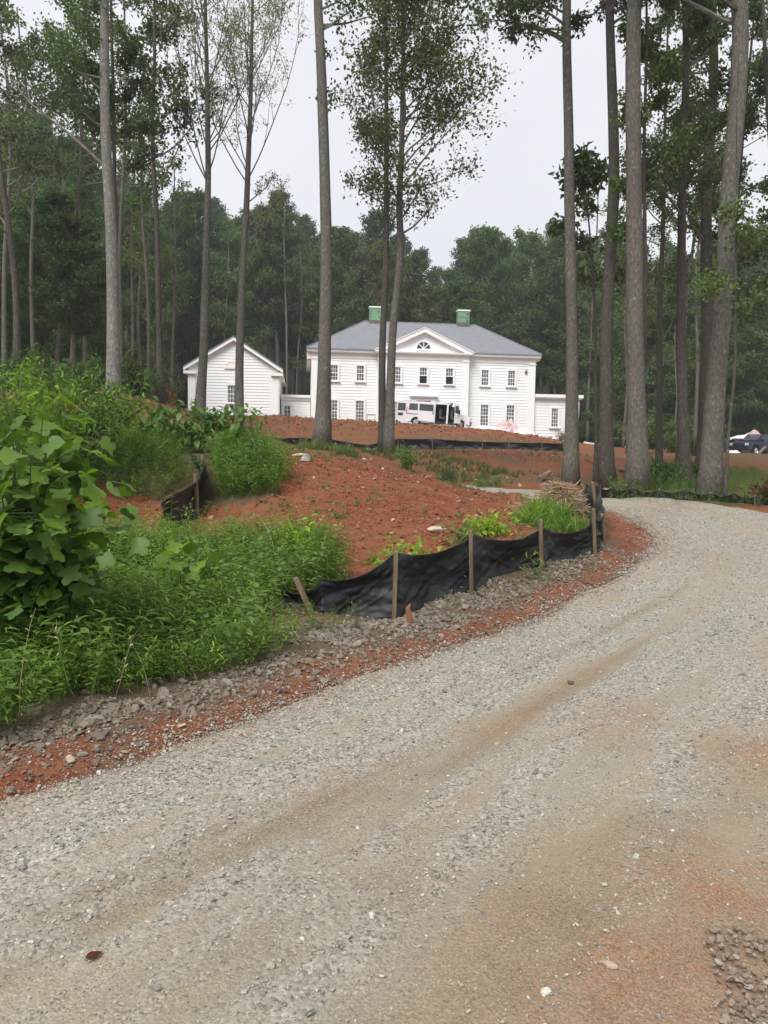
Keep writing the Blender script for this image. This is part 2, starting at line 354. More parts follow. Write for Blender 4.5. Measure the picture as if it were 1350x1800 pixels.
_ctl = [tuple(P(*c)) for c in _img] + [
    (-3, 0, 0), (3, 0, 0), (0, 0, 0), (0, 3, 0), (2, 4, 0), (-1.7, 3.4, .02), (0, 6, .02), (3, 8, .05), (7, 9, .15), (11, 12, .35), (5, 3, 0), (9, 4, .0),
    (-5, 5, .05), (-5, 8, .12), (-8, 8, .3), (-9, 12, .6), (-2.5, 9.5, .2), (0, -6, -.1), (-8, 0, 0), (8, -4, 0), (-18, 10, 1.2), (18, 12, .8), (15, 20, 1.0), (13, 17, .8),
    (-30, 40, 4.6), (-18, 45, 4.6), (30, 50, 2.2), (45, 80, 4), (-45, 80, 8), (0, 100, 5.5), (30, 100, 5), (-30, 110, 8), (0, 150, 17), (60, 150, 15), (-70, 150, 20), (0, 200, 34), (90, 200, 30), (-100, 200, 38),
    (0, 320, 50), (150, 320, 45), (-150, 320, 52), (220, 100, 8), (-220, 100, 12), (220, -60, 0), (-220, -60, 0), (0, -80, -1), (100, 0, 1), (-100, 0, 3)]
_ctl = np.array(_ctl)
def _tps(r2): return 0.5 * r2 * np.log(r2 + 1e-9)
def _fit(c, lam=0.02):
    n = len(c); d2 = ((c[:, None, :2] - c[None, :, :2]) ** 2).sum(-1)
    A = np.zeros((n + 3, n + 3)); A[:n, :n] = _tps(d2) + lam * np.eye(n); Q = np.c_[np.ones(n), c[:, :2]]
    A[:n, n:] = Q; A[n:, :n] = Q.T
    return np.linalg.solve(A, np.r_[c[:, 2], 0, 0, 0])
_w = _fit(_ctl)
def H0(x, y):
    x = np.asarray(x, float); y = np.asarray(y, float); s = x.shape; x = x.ravel(); y = y.ravel(); out = np.empty(len(x))
    for i in range(0, len(x), 20000):
        a = x[i:i + 20000]; b = y[i:i + 20000]
        out[i:i + 20000] = _tps((a[:, None] - _ctl[None, :, 0]) ** 2 + (b[:, None] - _ctl[None, :, 1]) ** 2) @ _w[:-3] + _w[-3] + _w[-2] * a + _w[-1] * b
    return out.reshape(s)

# road centre line (plan), running from behind the camera up the bend to the left behind the red mound
ROAD = spline([(-7.5, -8), (-3.6, -3), (.1, 2.0), (1.8, 4.4), (3.3, 6.5), (4.75, 8.6), (5.85, 11), (6.2, 13.5), (5.9, 15.8), (5.2, 18.0), (4.2, 20.2), (3.2, 22.0), (2.35, 23.3)], 420)
_rl = np.r_[0, np.cumsum(np.linalg.norm(np.diff(ROAD, axis=0), axis=1))]
_rw = np.interp(ROAD[:, 1], [-10, 0, 8, 11, 14, 18, 21, 26], [2.5, 2.3, 2.05, 1.75, 1.6, 1.35, 1.0, .5])   # half width
_rt2 = np.gradient(ROAD, axis=0); _rt2 /= np.linalg.norm(_rt2, axis=1)[:, None]
_rn = np.stack([_rt2[:, 1], -_rt2[:, 0]], 1)     # to the right of travel
def road_st(x, y):
    """arc length, signed distance to the right of the centre line, half width there"""
    x = np.asarray(x, float); y = np.asarray(y, float); sh = x.shape; x = x.ravel(); y = y.ravel()
    S = np.empty(len(x)); T = np.empty(len(x)); W = np.empty(len(x))
    for i in range(0, len(x), 20000):
        a = x[i:i + 20000]; b = y[i:i + 20000]
        d = (a[:, None] - ROAD[None, :, 0]) ** 2 + (b[:, None] - ROAD[None, :, 1]) ** 2; k = d.argmin(1)
        dx = a - ROAD[k, 0]; dy = b - ROAD[k, 1]
        S[i:i + 20000] = _rl[k] + dx * _rt2[k, 0] + dy * _rt2[k, 1]
        t = dx * _rn[k, 0] + dy * _rn[k, 1]; T[i:i + 20000] = np.sign(t) * np.sqrt(d[np.arange(len(k)), k]); W[i:i + 20000] = _rw[k]
    return S.reshape(sh), T.reshape(sh), W.reshape(sh)

MOUND = [(-1.2, 9.6), (-.2, 8.3), (.4, 8.0), (1.2, 8.9), (2.0, 9.6), (2.8, 10.4), (3.2, 11.2), (3.8, 13.5), (3.6, 16), (2.5, 19.6), (0, 20.5), (-2.8, 19.5), (-3.0, 15), (-1.9, 13.3), (-3.0, 12.9), (-4.2, 14.2), (-5.6, 14.2), (-6, 12.2), (-4.2, 11.0), (-2.6, 11)]
def mound_amp(x, y): return inpoly(x, y, MOUND).astype(float)
def H(x, y, fine=True):
    x = np.asarray(x, float); y = np.asarray(y, float); h = H0(x, y)
    if not fine: return h
    s, t, w = road_st(x, y); off = smooth(0, .5, np.abs(t) - w); near = 1 - smooth(25, 60, y)
    h = h + off * ((fbm(x * 1.1, y * 1.1, 4, 5) - .5) * .16 + (fbm(x * 4.5, y * 4.5, 3, 9) - .5) * .06 * near + mound_amp(x, y) * ((np.abs(fbm(x * 2.2, y * 2.2, 3, 12) - .5)) * -.22 + (fbm(x * 9, y * 9, 2, 13) - .5) * .05)) 
    big = smooth(20, 28, y) * (1 - smooth(64, 75, y)); h = h + big * (fbm(x * .45, y * .45, 4, 21) - .5) * (.12 + .25 * smooth(44, 52, y))
    crest = np.exp(-((y - 58.5) / 3.5) ** 2) * (x > -14) * (x < 14); h = h + crest * (fbm(x * 1.2, y * 1.2, 3, 33) - .5) * .55
    return h
def Hf(x, y): return float(H(np.array([x]), np.array([y]))[0])

# ------------------------------------------------------------------ ground sheet
def axis(lo, hi, b, n):
    u = np.linspace(np.arcsinh(lo / b), np.arcsinh(hi / b), n); return np.sinh(u) * b
gx = axis(-230, 230, 3.0, 430); gy = axis(-40, 330, 6.0, 460) 
GX, GY = np.meshgrid(gx, gy)
S_, T_, W_ = road_st(GX, GY)
GZ = H(GX, GY)
inroad = 1 - smooth(-.25, .15, np.abs(T_) - W_)
GZ = GZ - inroad * .07
dl = -T_ - W_; onleft = (T_ < 0) & (GY < 11.5)
berm = np.where(onleft, np.exp(-((dl - .30) / .2) ** 2) * .05 + np.exp(-((dl - .8) / .3) ** 2) * .05, 0) * (0.5 + fbm(GX * 2, GY * 2, 3, 3))
GZ = GZ + berm
jx = GX + (fbm(GX * 1.3, GY * 1.3, 4, 50) - .5) * 1.1; jy = GY + (fbm(GX * 1.3, GY * 1.3, 4, 60) - .5) * 1.1
red = inpoly(jx, jy, MOUND).astype(float)
n1 = fbm(GX * .35, GY * .35, 4, 70)
upper = smooth(19, 23, jy) * (1 - smooth(66, 80, GY)) * smooth(-16, -10, GX) * (1 - smooth(16, 26, GX))
red = np.maximum(red, upper * np.clip(.36 + (n1 - .4) * 2.4, .15, .8))
red = np.maximum(red, np.exp(-((GY - 59) / 6.5) ** 2) * smooth(-18, -14, GX) * (1 - smooth(22, 28, GX)) * np.clip(1.1 - n1 * .3, 0, 1))
red = np.maximum(red, inpoly(jx, jy, [(-9, 25), (-5, 26), (-5, 34), (-11, 33)]) * .8)
redline = np.where(onleft, smooth(-.1, .05, dl + (fbm(GX * 3, GY * 3, 3, 80) - .5) * .5) * (1 - smooth(.2, .45, dl + (fbm(GX * 2.2, GY * 2.2, 3, 81) - .5) * .6)), 0)
redline = redline * np.clip(.3 + 1.3 * fbm(GX * 2.6, GY * 2.6, 3, 171), 0, .92)
red = np.maximum(red, redline)
red = np.maximum(red, inpoly(jx, jy, [(2.6, 9.6), (3.6, 9.9), (4.6, 12), (4.9, 15), (4.2, 15.5), (3.6, 12.2)]) * .9)
red = np.maximum(red, inpoly(jx, jy, [(7.2, 13), (8.8, 13), (9, 16.4), (7.3, 16.6)]) * .9)
rub = np.where(onleft, smooth(.3, .55, dl) * (1 - smooth(1.1, 1.6, dl)), 0) * .9
grv = np.maximum(rub, inpoly(jx, jy, [(8.6, 40.2), (14, 40.5), (16, 45), (9, 43.2)]) * .8)
grv = np.maximum(grv, ((T_ > 0) & (GY < 14)) * (1 - smooth(1.0, 2.4, T_ - W_)) * .9)
strip = onleft & (dl < 1.5); grv = np.where(strip, np.maximum(grv, .75 * (1 - redline)), grv)
grn = np.where(strip, 0, np.clip(1 - np.maximum(red, grv), 0, 1)); grn = np.where((red > .3) & (GY < 20), np.minimum(grn, .15), grn)
mb = MB(); nx, ny = len(gx), len(gy)
ii = (np.arange(ny - 1)[:, None] * nx + np.arange(nx - 1)[None]).ravel()
mb.add(np.stack([GX, GY, GZ], -1).reshape(-1, 3), quad=np.stack([ii, ii + 1, ii + nx + 1, ii + nx], 1))
gm = mb.mesh('ground', smooth_=True)
zc = gm.attributes.new('zone', 'FLOAT_COLOR', 'POINT')
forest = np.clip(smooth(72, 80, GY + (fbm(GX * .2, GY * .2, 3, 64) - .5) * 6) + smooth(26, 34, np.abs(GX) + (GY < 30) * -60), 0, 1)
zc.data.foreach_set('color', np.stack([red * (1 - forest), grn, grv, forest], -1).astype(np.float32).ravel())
def mat_ground():
    m, nt, b = new_mat('earth'); at = N(nt, 'Attribute', _attribute_name='zone'); sp = nt.nodes.new('ShaderNodeSeparateColor'); nt.links.new(at.outputs['Color'], sp.inputs[0])
    v = coords(nt, 'World'); n2 = noise(nt, v, 1.1, 6, .65); n3 = noise(nt, v, 14, 5, .7); n4 = noise(nt, v, 60, 3, .6)
    clay = ramp(nt, n3, [(.145, .043, .021), (.245, .083, .04), (.34, .145, .08)], [.3, .52, .74])
    clay = mixc(nt, ramp(nt, n2, [(0, 0, 0), (1, 1, 1)], [.45, .7]), clay, (.27, .115, .06))
    lit = ramp(nt, n3, [(.06, .043, .026), (.125, .085, .052), (.115, .10, .048), (.20, .15, .095)], [.3, .48, .58, .74])
    gra = ramp(nt, n4, [(.08, .06, .042), (.15, .117, .083), (.23, .19, .145)], [.35, .52, .68])
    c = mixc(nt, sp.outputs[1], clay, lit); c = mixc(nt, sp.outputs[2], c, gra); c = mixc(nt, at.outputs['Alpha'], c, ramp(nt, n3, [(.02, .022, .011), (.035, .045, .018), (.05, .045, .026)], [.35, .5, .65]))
    nt.links.new(c, b.inputs['Base Color']); b.inputs['Roughness'].default_value = .95; b.inputs['Specular IOR Level'].default_value = .1
    h = N(nt, 'Math', _operation='ADD'); nt.links.new(n3, h.inputs[0]); nt.links.new(n4, h.inputs[1]); bump(nt, b, h.outputs[0], .9, .04); return m
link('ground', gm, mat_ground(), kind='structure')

# ------------------------------------------------------------------ gravel road sheet
ns, nt_ = 900, 120
rs = np.interp(np.linspace(0, 1, ns), np.linspace(0, 1, 420), np.arange(420))
k0 = np.floor(rs).astype(int).clip(0, 418); fr = (rs - k0)[:, None]
rc = ROAD[k0] * (1 - fr) + ROAD[k0 + 1] * fr; rnn = _rn[k0] * (1 - fr) + _rn[k0 + 1] * fr
rlen = _rl[k0] * (1 - fr[:, 0]) + _rl[k0 + 1] * fr[:, 0]; rww = _rw[k0] * (1 - fr[:, 0]) + _rw[k0 + 1] * fr[:, 0]
tt = np.linspace(-1.12, 1.12, nt_)
TT = tt[None] * (rww[:, None] + .0); RX = rc[:, None, 0] + rnn[:, None, 0] * TT; RY = rc[:, None, 1] + rnn[:, None, 1] * TT
SS = np.repeat(rlen[:, None], nt_, 1)
def loose(s, t):
    """how much loose stone lies at road coordinates (0 bare packed fines .. 1 deep loose gravel)"""
    tr = np.exp(-((np.abs(t + .15 + .25 * (fbm(s * .2, t * 0, 2, 88) - .5)) - .85) / .30) ** 2)        # two wheel tracks
    a = fbm(s * .32, t * 3.1, 4, 90); b_ = fbm(s * 1.1, t * 5.4, 3, 95); c_ = fbm(s * 4.5, t * 8.5, 3, 97)
    st_ = fbm(s * .07 + 3, t * 4.2, 3, 89)
    return np.clip(.52 - .22 * tr + (st_ - .5) * 2.0 + (a - .5) * 1.3 + (b_ - .5) * 1.1 + (c_ - .5) * .9, 0, 1)
LO = loose(SS, TT)
def rutz(s, t):
    return -.018 * np.exp(-((np.abs(t + .15) - .85) / .28) ** 2) + .018 * loose(s, t) + (fbm(s * 1.6, t * 7, 3, 99) - .5) * .018 + (fbm(s * 5, t * 8, 3, 98) - .5) * .012
rut = rutz(SS, TT)
edge = (np.abs(TT) / rww[:, None]); en = (fbm(SS * 1.2, TT * .3 + np.sign(TT) * 9, 4, 101) - .5) * .45
RZ = H0(RX, RY) + .018 + rut - .14 * smooth(.93, 1.1, edge + en * .35)
mb = MB(); ii = (np.arange(ns - 1)[:, None] * nt_ + np.arange(nt_ - 1)[None]).ravel()
mb.add(np.stack([RX, RY, RZ], -1).reshape(-1, 3), quad=np.stack([ii, ii + 1, ii + nt_ + 1, ii + nt_], 1))
rm = mb.mesh('gravel_road', smooth_=True)
fines = np.clip(fbm(SS * .35, TT * 1.4, 4, 120) * 1.5 - .3 + .35 * np.exp(-((np.abs(TT + .15) - .85) / .4) ** 2), 0, 1)
def on_plane(px, py):
    d = ray(np.array(px), np.array(py)); q = CP + d * (-CAM_H / d[2]); return q[0], q[1]
def patches(lst):
    out = np.zeros_like(SS); ca, sa = .60, .80
    for px, py, la, lb, k in lst:
        cx, cy = on_plane(px, py); dx = RX - cx; dy = RY - cy; u_ = dx * ca + dy * sa; w_ = dx * sa - dy * ca
        wob = 1 + 1.6 * (fbm(SS * 3 + px, TT * 3, 4, 131) - .5); out = np.maximum(out, k * np.exp(-((u_ / la) ** 2 + (w_ / lb) ** 2) * wob) * np.clip(.25 + 1.5 * fbm(SS * 5, TT * 8, 3, 137), 0, 1))
    return out
rstain = patches([(1110, 1700, .35, .16, 1.0), (1265, 1555, .42, .24, .95), (1150, 1545, .35, .18, .75), (1075, 1510, .25, .16, .55), (1085, 1275, .55, .28, .75), (1335, 1335, .5, .3, .95), (900, 1270, .5, .16, .6), (790, 1420, .5, .2, .35), (1020, 1190, 1.2, .12, .45),
                  (610, 1505, .05, .04, 1.0), (930, 1500, .5, .3, .3), (960, 1770, .35, .22, .55), (880, 1640, .4, .2, .4), (560, 1370, .7, .2, .25), (1330, 1640, .5, .2, .6), (1300, 1730, .6, .4, .8), (1330, 1600, .4, .3, .5), (1170, 945, 2.0, .5, .5), (1240, 1010, 1.5, .4, .3)])
tanp = patches([(300, 1450, 2, .06, .9), (520, 1500, 2, .06, .8), (780, 1280, 2.2, .07, .9), (1150, 1120, 2.5, .08, .8), (420, 1620, 1.2, .06, .8), (900, 1180, 2.4, .07, .8), (1000, 1330, 1.5, .07, .7), (330, 1500, 1.2, .16, .9), (60, 1575, .8, .16, .9), (230, 1610, .8, .2, .8), (640, 1440, .6, .14, .7), (520, 1350, .9, .14, .8), (860, 1400, .5, .22, .7), (700, 1490, .6, .2, .6), (300, 1720, .5, .3, .5), (820, 1180, 1.5, .2, .7), (1050, 1240, 1.4, .2, .6), (1150, 930, 2.4, .6, .9), (1250, 930, 2, .5, .7), (950, 1100, 1.8, .25, .6), (1030, 1520, .5, .3, .6)])
fines = np.clip(fines * .35 + np.clip((fbm(SS * .07 + 20, TT * 3.6, 3, 122) - .47) * 4, 0, 1) * .9 + tanp * .8, 0, 1)
DIRT = [(1020, 1640, .75, .45, .9), (1260, 1640, .6, .4, .9), (900, 1745, .6, .4, .8), (1130, 1760, .6, .3, .9), (1180, 1500, .6, .3, .7), (760, 1790, .5, .3, .6), (1080, 1105, 2.6, .07, .6), (330, 1560, 1.6, .05, .7), (880, 1290, 2.0, .06, .7), (500, 1450, 1.6, .08, .8), (250, 1545, .9, .08, .7), (640, 1400, .8, .09, .7), (830, 1330, 1.2, .10, .55), (960, 1235, 1.6, .10, .7), (1060, 1170, 1.6, .08, .6), (700, 1580, .5, .3, .5), (420, 1700, .5, .3, .45), (1300, 1420, .6, .3, .5)]
def dirt_at(x, y):
    out = np.zeros(np.shape(x)); ca, sa = .60, .80
    for px, py, la, lb, k in DIRT:
        cx, cy = on_plane(px, py); dx = x - cx; dy = y - cy; u_ = dx * ca + dy * sa; w_ = dx * sa - dy * ca
        wob = .45 + 1.6 * fbm(x * 3.1 + px, y * 3.1, 4, 151); out = np.maximum(out, k * np.exp(-((u_ / la) ** 2 + (w_ / lb) ** 2) * wob))
    return np.clip(out * (.55 + .9 * fbm(x * 9, y * 9, 3, 153)), 0, 1)
dirtz = dirt_at(RX, RY)
rstain = np.maximum(rstain, np.exp(-((TT + rww[:, None]) / .25) ** 2) * .6 * (SS > 4))
a_ = rm.attributes.new('zone', 'FLOAT_COLOR', 'POINT'); a_.data.foreach_set('color', np.stack([LO * (1 - .6 * dirtz), fines, rstain, dirtz], -1).astype(np.float32).ravel())
a_ = rm.attributes.new('st', 'FLOAT_VECTOR', 'POINT'); a_.data.foreach_set('vector', np.stack([SS, TT, 0 * SS], -1).astype(np.float32).ravel())
def mat_road():
    m, nt, b = new_mat('packed_gravel'); at = N(nt, 'Attribute', _attribute_name='zone'); sp = nt.nodes.new('ShaderNodeSeparateColor'); nt.links.new(at.outputs['Color'], sp.inputs[0])
    v = coords(nt, 'World'); st = N(nt, 'Attribute', _attribute_name='st')
    mp = nt.nodes.new('ShaderNodeMapping'); mp.inputs['Scale'].default_value = (.8, 9, 1); nt.links.new(st.outputs['Vector'], mp.inputs['Vector'])
    nst = noise(nt, mp.outputs[0], 1.0, 6, .65); n4 = noise(nt, v, 85, 3, .7); n5 = noise(nt, v, 24, 4, .65)
    v2 = N(nt, 'TexVoronoi', Scale=150.0); nt.links.new(v, v2.inputs['Vector']); v2s = nt.nodes.new('ShaderNodeSeparateColor'); nt.links.new(v2.outputs['Color'], v2s.inputs[0]); vo = N(nt, 'TexVoronoi', Scale=70.0); nt.links.new(v, vo.inputs['Vector'])
    vsp = nt.nodes.new('ShaderNodeSeparateColor'); nt.links.new(vo.outputs['Color'], vsp.inputs[0])
    stone = ramp(nt, vsp.outputs[0], [(.14, .13, .115), (.26, .243, .205), (.37, .345, .285), (.25, .24, .215), (.46, .43, .36)])
    fine = ramp(nt, v2s.outputs[0], [(.10, .086, .062), (.25, .222, .165), (.34, .307, .235), (.22, .20, .155), (.50, .46, .365)])
    fine = mixc(nt, ramp(nt, nst, [(0, 0, 0), (1, 1, 1)], [.42, .62]), fine, (.265, .245, .20))
    tan = mixc(nt, .45, fine, ramp(nt, n5, [(.27, .20, .125), (.42, .33, .22)], [.35, .65]))
    tf = N(nt, 'Math', _operation='MULTIPLY'); nt.links.new(sp.outputs[1], tf.inputs[0]); nt.links.new(ramp(nt, nst, [(.15, .15, .15), (1, 1, 1)], [.35, .6]), tf.inputs[1])
    fine = mixc(nt, tf.outputs[0], fine, tan)
    lf = N(nt, 'Math', _operation='ADD'); nt.links.new(sp.outputs[0], lf.inputs[0]); nt.links.new(n5, lf.inputs[1])
    c = mixc(nt, ramp(nt, lf.outputs[0], [(0, 0, 0), (1, 1, 1)], [.65, 1.05]), fine, stone)
    rf = N(nt, 'Math', _operation='MULTIPLY'); nt.links.new(sp.outputs[2], rf.inputs[0]); nt.links.new(ramp(nt, n5, [(.2, .2, .2), (1, 1, 1)], [.3, .6]), rf.inputs[1])
    c = mixc(nt, at.outputs['Alpha'], c, ramp(nt, v2s.outputs[2], [(.12, .09, .058), (.19, .145, .095), (.25, .195, .135), (.16, .12, .08), (.31, .26, .19)]))
    c = mixc(nt, rf.outputs[0], c, ramp(nt, v2s.outputs[1], [(.17, .085, .045), (.27, .145, .08), (.33, .21, .13)])); nt.links.new(c, b.inputs['Base Color'])
    b.inputs['Roughness'].default_value = .95; b.inputs['Specular IOR Level'].default_value = .12
    h = N(nt, 'Math', _operation='MULTIPLY_ADD'); nt.links.new(vo.outputs['Distance'], h.inputs[0]); h.inputs[1].default_value = -1.2; nt.links.new(n4, h.inputs[2])
    h2 = N(nt, 'Math', _operation='MULTIPLY_ADD'); nt.links.new(v2.outputs['Distance'], h2.inputs[0]); h2.inputs[1].default_value = -.45; nt.links.new(h.outputs[0], h2.inputs[2]); mp2 = nt.nodes.new('ShaderNodeMapping'); mp2.inputs['Scale'].default_value = (1.6, 42, 1); nt.links.new(st.outputs['Vector'], mp2.inputs['Vector'])
    ln = noise(nt, mp2.outputs[0], 1.0, 3, .6); h3 = N(nt, 'Math', _operation='MULTIPLY_ADD'); nt.links.new(ln, h3.inputs[0]); h3.inputs[1].default_value = 4.0; nt.links.new(h2.outputs[0], h3.inputs[2]); bump(nt, b, h3.outputs[0], .5, .008); return m
link('gravel_road', rm, mat_road(), kind='structure')
def Zs(x, y):
    """surface height: road sheet where it is, else ground"""
    s, t, w = road_st(x, y); h = H(x, y)
    dl_ = -t - w; on = (t < 0) & (np.asarray(y) < 11.5)
    h = h + np.where(on, np.exp(-((dl_ - .30) / .2) ** 2) * .05 + np.exp(-((dl_ - .8) / .3) ** 2) * .05, 0) * (0.5 + fbm(np.asarray(x) * 2, np.asarray(y) * 2, 3, 3))
    r = H0(x, y) + .018 + rutz(s, t)
    return np.where(np.abs(t) < w * .97, r, h)

# ------------------------------------------------------------------ scatter of stuff by geometry nodes
def scatter(name, pts, rots, scl, idx, protos, proto_mat):
    """protos: list of MB. One object of kind stuff."""
    c = bpy.data.collections.new(name + '_source')
    for k, p in enumerate(protos):
        o = bpy.data.objects.new('%s_piece_%02d' % (name, k), p if isinstance(p, bpy.types.Mesh) else p.mesh(name))
        if len(o.data.materials) == 0: o.data.materials.append(proto_mat)
        c.objects.link(o)
    me = bpy.data.meshes.new(name); n = len(pts); me.vertices.add(n); me.vertices.foreach_set('co', np.asarray(pts, np.float32).ravel())
    for nm, typ, key, dat in (('rot', 'FLOAT_VECTOR', 'vector', rots), ('scl', 'FLOAT_VECTOR', 'vector', scl), ('idx', 'INT', 'value', idx)):
        a = me.attributes.new(nm, typ, 'POINT'); a.data.foreach_set(key, np.asarray(dat, np.int32 if typ == 'INT' else np.float32).ravel())
    o = link(name, me, None, kind='stuff')
    ng = bpy.data.node_groups.new(name, 'GeometryNodeTree')
    ng.interface.new_socket('Geometry', in_out='INPUT', socket_type='NodeSocketGeometry'); ng.interface.new_socket('Geometry', in_out='OUTPUT', socket_type='NodeSocketGeometry')
    gi = ng.nodes.new('NodeGroupInput'); go = ng.nodes.new('NodeGroupOutput'); ip = ng.nodes.new('GeometryNodeInstanceOnPoints'); ci = ng.nodes.new('GeometryNodeCollectionInfo')
    ci.inputs['Collection'].default_value = c; ci.inputs['Separate Children'].default_value = True; ci.inputs['Reset Children'].default_value = True
    def attr(nm, typ):
        a = ng.nodes.new('GeometryNodeInputNamedAttribute'); a.data_type = typ; a.inputs['Name'].default_value = nm; return [s for s in a.outputs if s.enabled and s.name == 'Attribute'][0]
    er = ng.nodes.new('FunctionNodeEulerToRotation'); ng.links.new(attr('rot', 'FLOAT_VECTOR'), er.inputs[0])
    ng.links.new(gi.outputs[0], ip.inputs['Points']); ng.links.new(ci.outputs[0], ip.inputs['Instance']); ip.inputs['Pick Instance'].default_value = True
    ng.links.new(attr('idx', 'INT'), ip.inputs['Instance Index']); ng.links.new(er.outputs[0], ip.inputs['Rotation']); ng.links.new(attr('scl', 'FLOAT_VECTOR'), ip.inputs['Scale'])
    ng.links.new(ip.outputs[0], go.inputs[0]); md = o.modifiers.new('scatter', 'NODES'); md.node_group = ng
    return o
def stone_mb(seed, flat=.65, sub=1):
    import bmesh
    bm = bmesh.new(); bmesh.ops.create_icosphere(bm, subdivisions=sub, radius=.5); r = np.random.default_rng(seed)
    v = np.array([x.co for x in bm.verts]); f = [[x.index for x in p.verts] for p in bm.faces]; bm.free()
    for _ in range(7):                                    # chop facets
        d = r.normal(size=3); d /= np.linalg.norm(d); lim = r.uniform(.20, .40); k = v @ d; v = v - np.clip(k - lim, 0, None)[:, None] * d
    v *= np.array([r.uniform(.9, 1.35), r.uniform(.75, 1.05), flat * r.uniform(.8, 1.2)])
    return MB().add(v, tri=f)

# =================================================================== THE HOUSE
YAW = rad(6.0); HY = 70.0
ho = P(547, 700, HY); HO = np.array([ho[0], ho[1], 0.0])
HU = np.array([math.cos(YAW), math.sin(YAW), 0]); HV = np.array([-math.sin(YAW), math.cos(YAW), 0])
def hp(px, py, v=0.0):
    d = ray(np.array(px), np.array(py)); o = HO + HV * v
    t = ((o - CP) @ HV) / (d @ HV); q = CP + d * t - HO
    return q @ HU, q[2]
house = thing('country_house', 'large white clapboard house with pedimented centre, hipped grey roof and two green chimneys', 'house', HO, (0, 0, YAW))
GW = 1.6                                         # foot of the walls, well in the ground
uR = hp(939, 700)[0]; PV = -.6
uP0 = hp(664, 680, PV)[0]; uP1 = hp(823, 680, PV)[0]
wE = hp(742, 634)[1]                             # top of siding / underside of entablature board
wC = hp(742, 622)[1]                             # eave line
EXPO = .262
def siding(par, u0, u1, v0, w0, w1, cut=None, name='clapboard', side=None):
    """one lapped board per course, each an object; cut(w)->(u0,u1) for gables; side: run along v instead (side=u value)"""
    k = 0; w = w0
    while w < w1 - .05:
        wt_ = min(w + EXPO, w1); a, b_ = (u0, u1) if cut is None else cut(w + EXPO * .6)
        if b_ - a > .15:
            m = MB(); pr = [(v0 - .040, w), (v0 - .006, wt_ + .012), (v0 + .02, wt_ + .012), (v0 + .02, w)]
            if side is None: m.prism(pr, 0, a, b_)
            else:
                m.prism([(side - (p[0] - v0), p[1]) for p in pr], 1, a, b_)
            part(name, m, M['white_paint'], par)
        w += EXPO; k += 1
def bevelled(par, name, mat, boxes):
    m = MB()
    for b_ in boxes: m.box(*b_)
    return part(name, m, mat, par)
DV = 11.0
bevelled(house, 'wall', M['white_paint'], [(0, uR, .02, DV, GW, wC - .05), (uP0, uP1, PV + .02, 0.018, GW, wC - .05)])
bW = hp(742, 775)[1] - .8
siding(house, .0, uP0, 0, bW, wE); siding(house, uP1, uR, 0, bW, wE); siding(house, uP0, uP1, PV, bW, wE)
# corner pilasters with caps
for (a, b_, v) in ((0, .62, 0), (uR - .55, uR, 0), (uP0, uP0 + .5, PV), (uP1 - .5, uP1, PV)):
    bevelled(house, 'pilaster', M['white_trim'], [(a - .02, b_ + .02, v - .10, v - .036, GW, wE - .12), (a - .06, b_ + .06, v - .15, v - .036, wE - .12, wE - .002)])
# entablature board, cornice
for (a, b_, v) in ((-.02, uP0 - .003, 0), (uP1 + .003, uR + .02, 0), (uP0 - .02, uP1 + .02, PV)):
    bevelled(house, 'frieze_board', M['white_trim'], [(a, b_, v - .07, v + .02, wE, wC - .22)])
OV = .42
def cornice(a, b_, v, ea=0., eb=0.):
    m = MB(); pr = [(v + .02, wC - .22), (v - .12, wC - .215), (v - .16, wC - .13), (v - OV + .02, wC - .12), (v - OV - .02, wC - .02), (v - OV - .02, wC + .05), (v + .02, wC + .05)]
    m.prism(pr, 0, a, b_); return part('cornice', m, M['white_trim'], house)
cornice(-OV, uP0 - .003, 0); cornice(uP1 + .003, uR + OV, 0); cornice(uP0 - .3, uP1 + .3, PV)
bevelled(house, 'eave_box', M['primer_trim'], [(-OV, -.022, -.13, DV + OV, wC - .75, wC - .1)]); bevelled(house, 'eave_box', M['primer_trim'], [(uR + .022, uR + OV, -.13, DV + OV, wC - .3, wC - .1)])
# hipped roof
rz = hp(742, 571, DV / 2)[1]; hipL = hp(640, 564, DV / 2)[0]; hipR = hp(836, 570, DV / 2)[0]
e = .06
A = [(-OV - e, -OV - e, wC + .052), (uR + OV + e, -OV - e, wC + .052), (uR + OV + e, DV + OV, wC + .052), (-OV - e, DV + OV, wC + .052), (hipL, DV / 2, rz), (hipR, DV / 2, rz)]
m = MB(); up = [(x, y, z + .14) for x, y, z in A]
m.add(A + up, quad=[[6, 7, 11, 10], [8, 9, 10, 11], [0, 1, 7, 6], [1, 2, 8, 7], [2, 3, 9, 8], [3, 0, 6, 9], [0, 3, 2, 1]], tri=[[7, 8, 11], [9, 6, 10]])
roof = part('roof', m, M['shingle'], house)
m = MB()
for p, q in ((up[4], up[5]), (up[0], up[4]), (up[1], up[5])): m.tube([p, q], .07, 6)
part('ridge_cap', m, M['shingle'], roof)
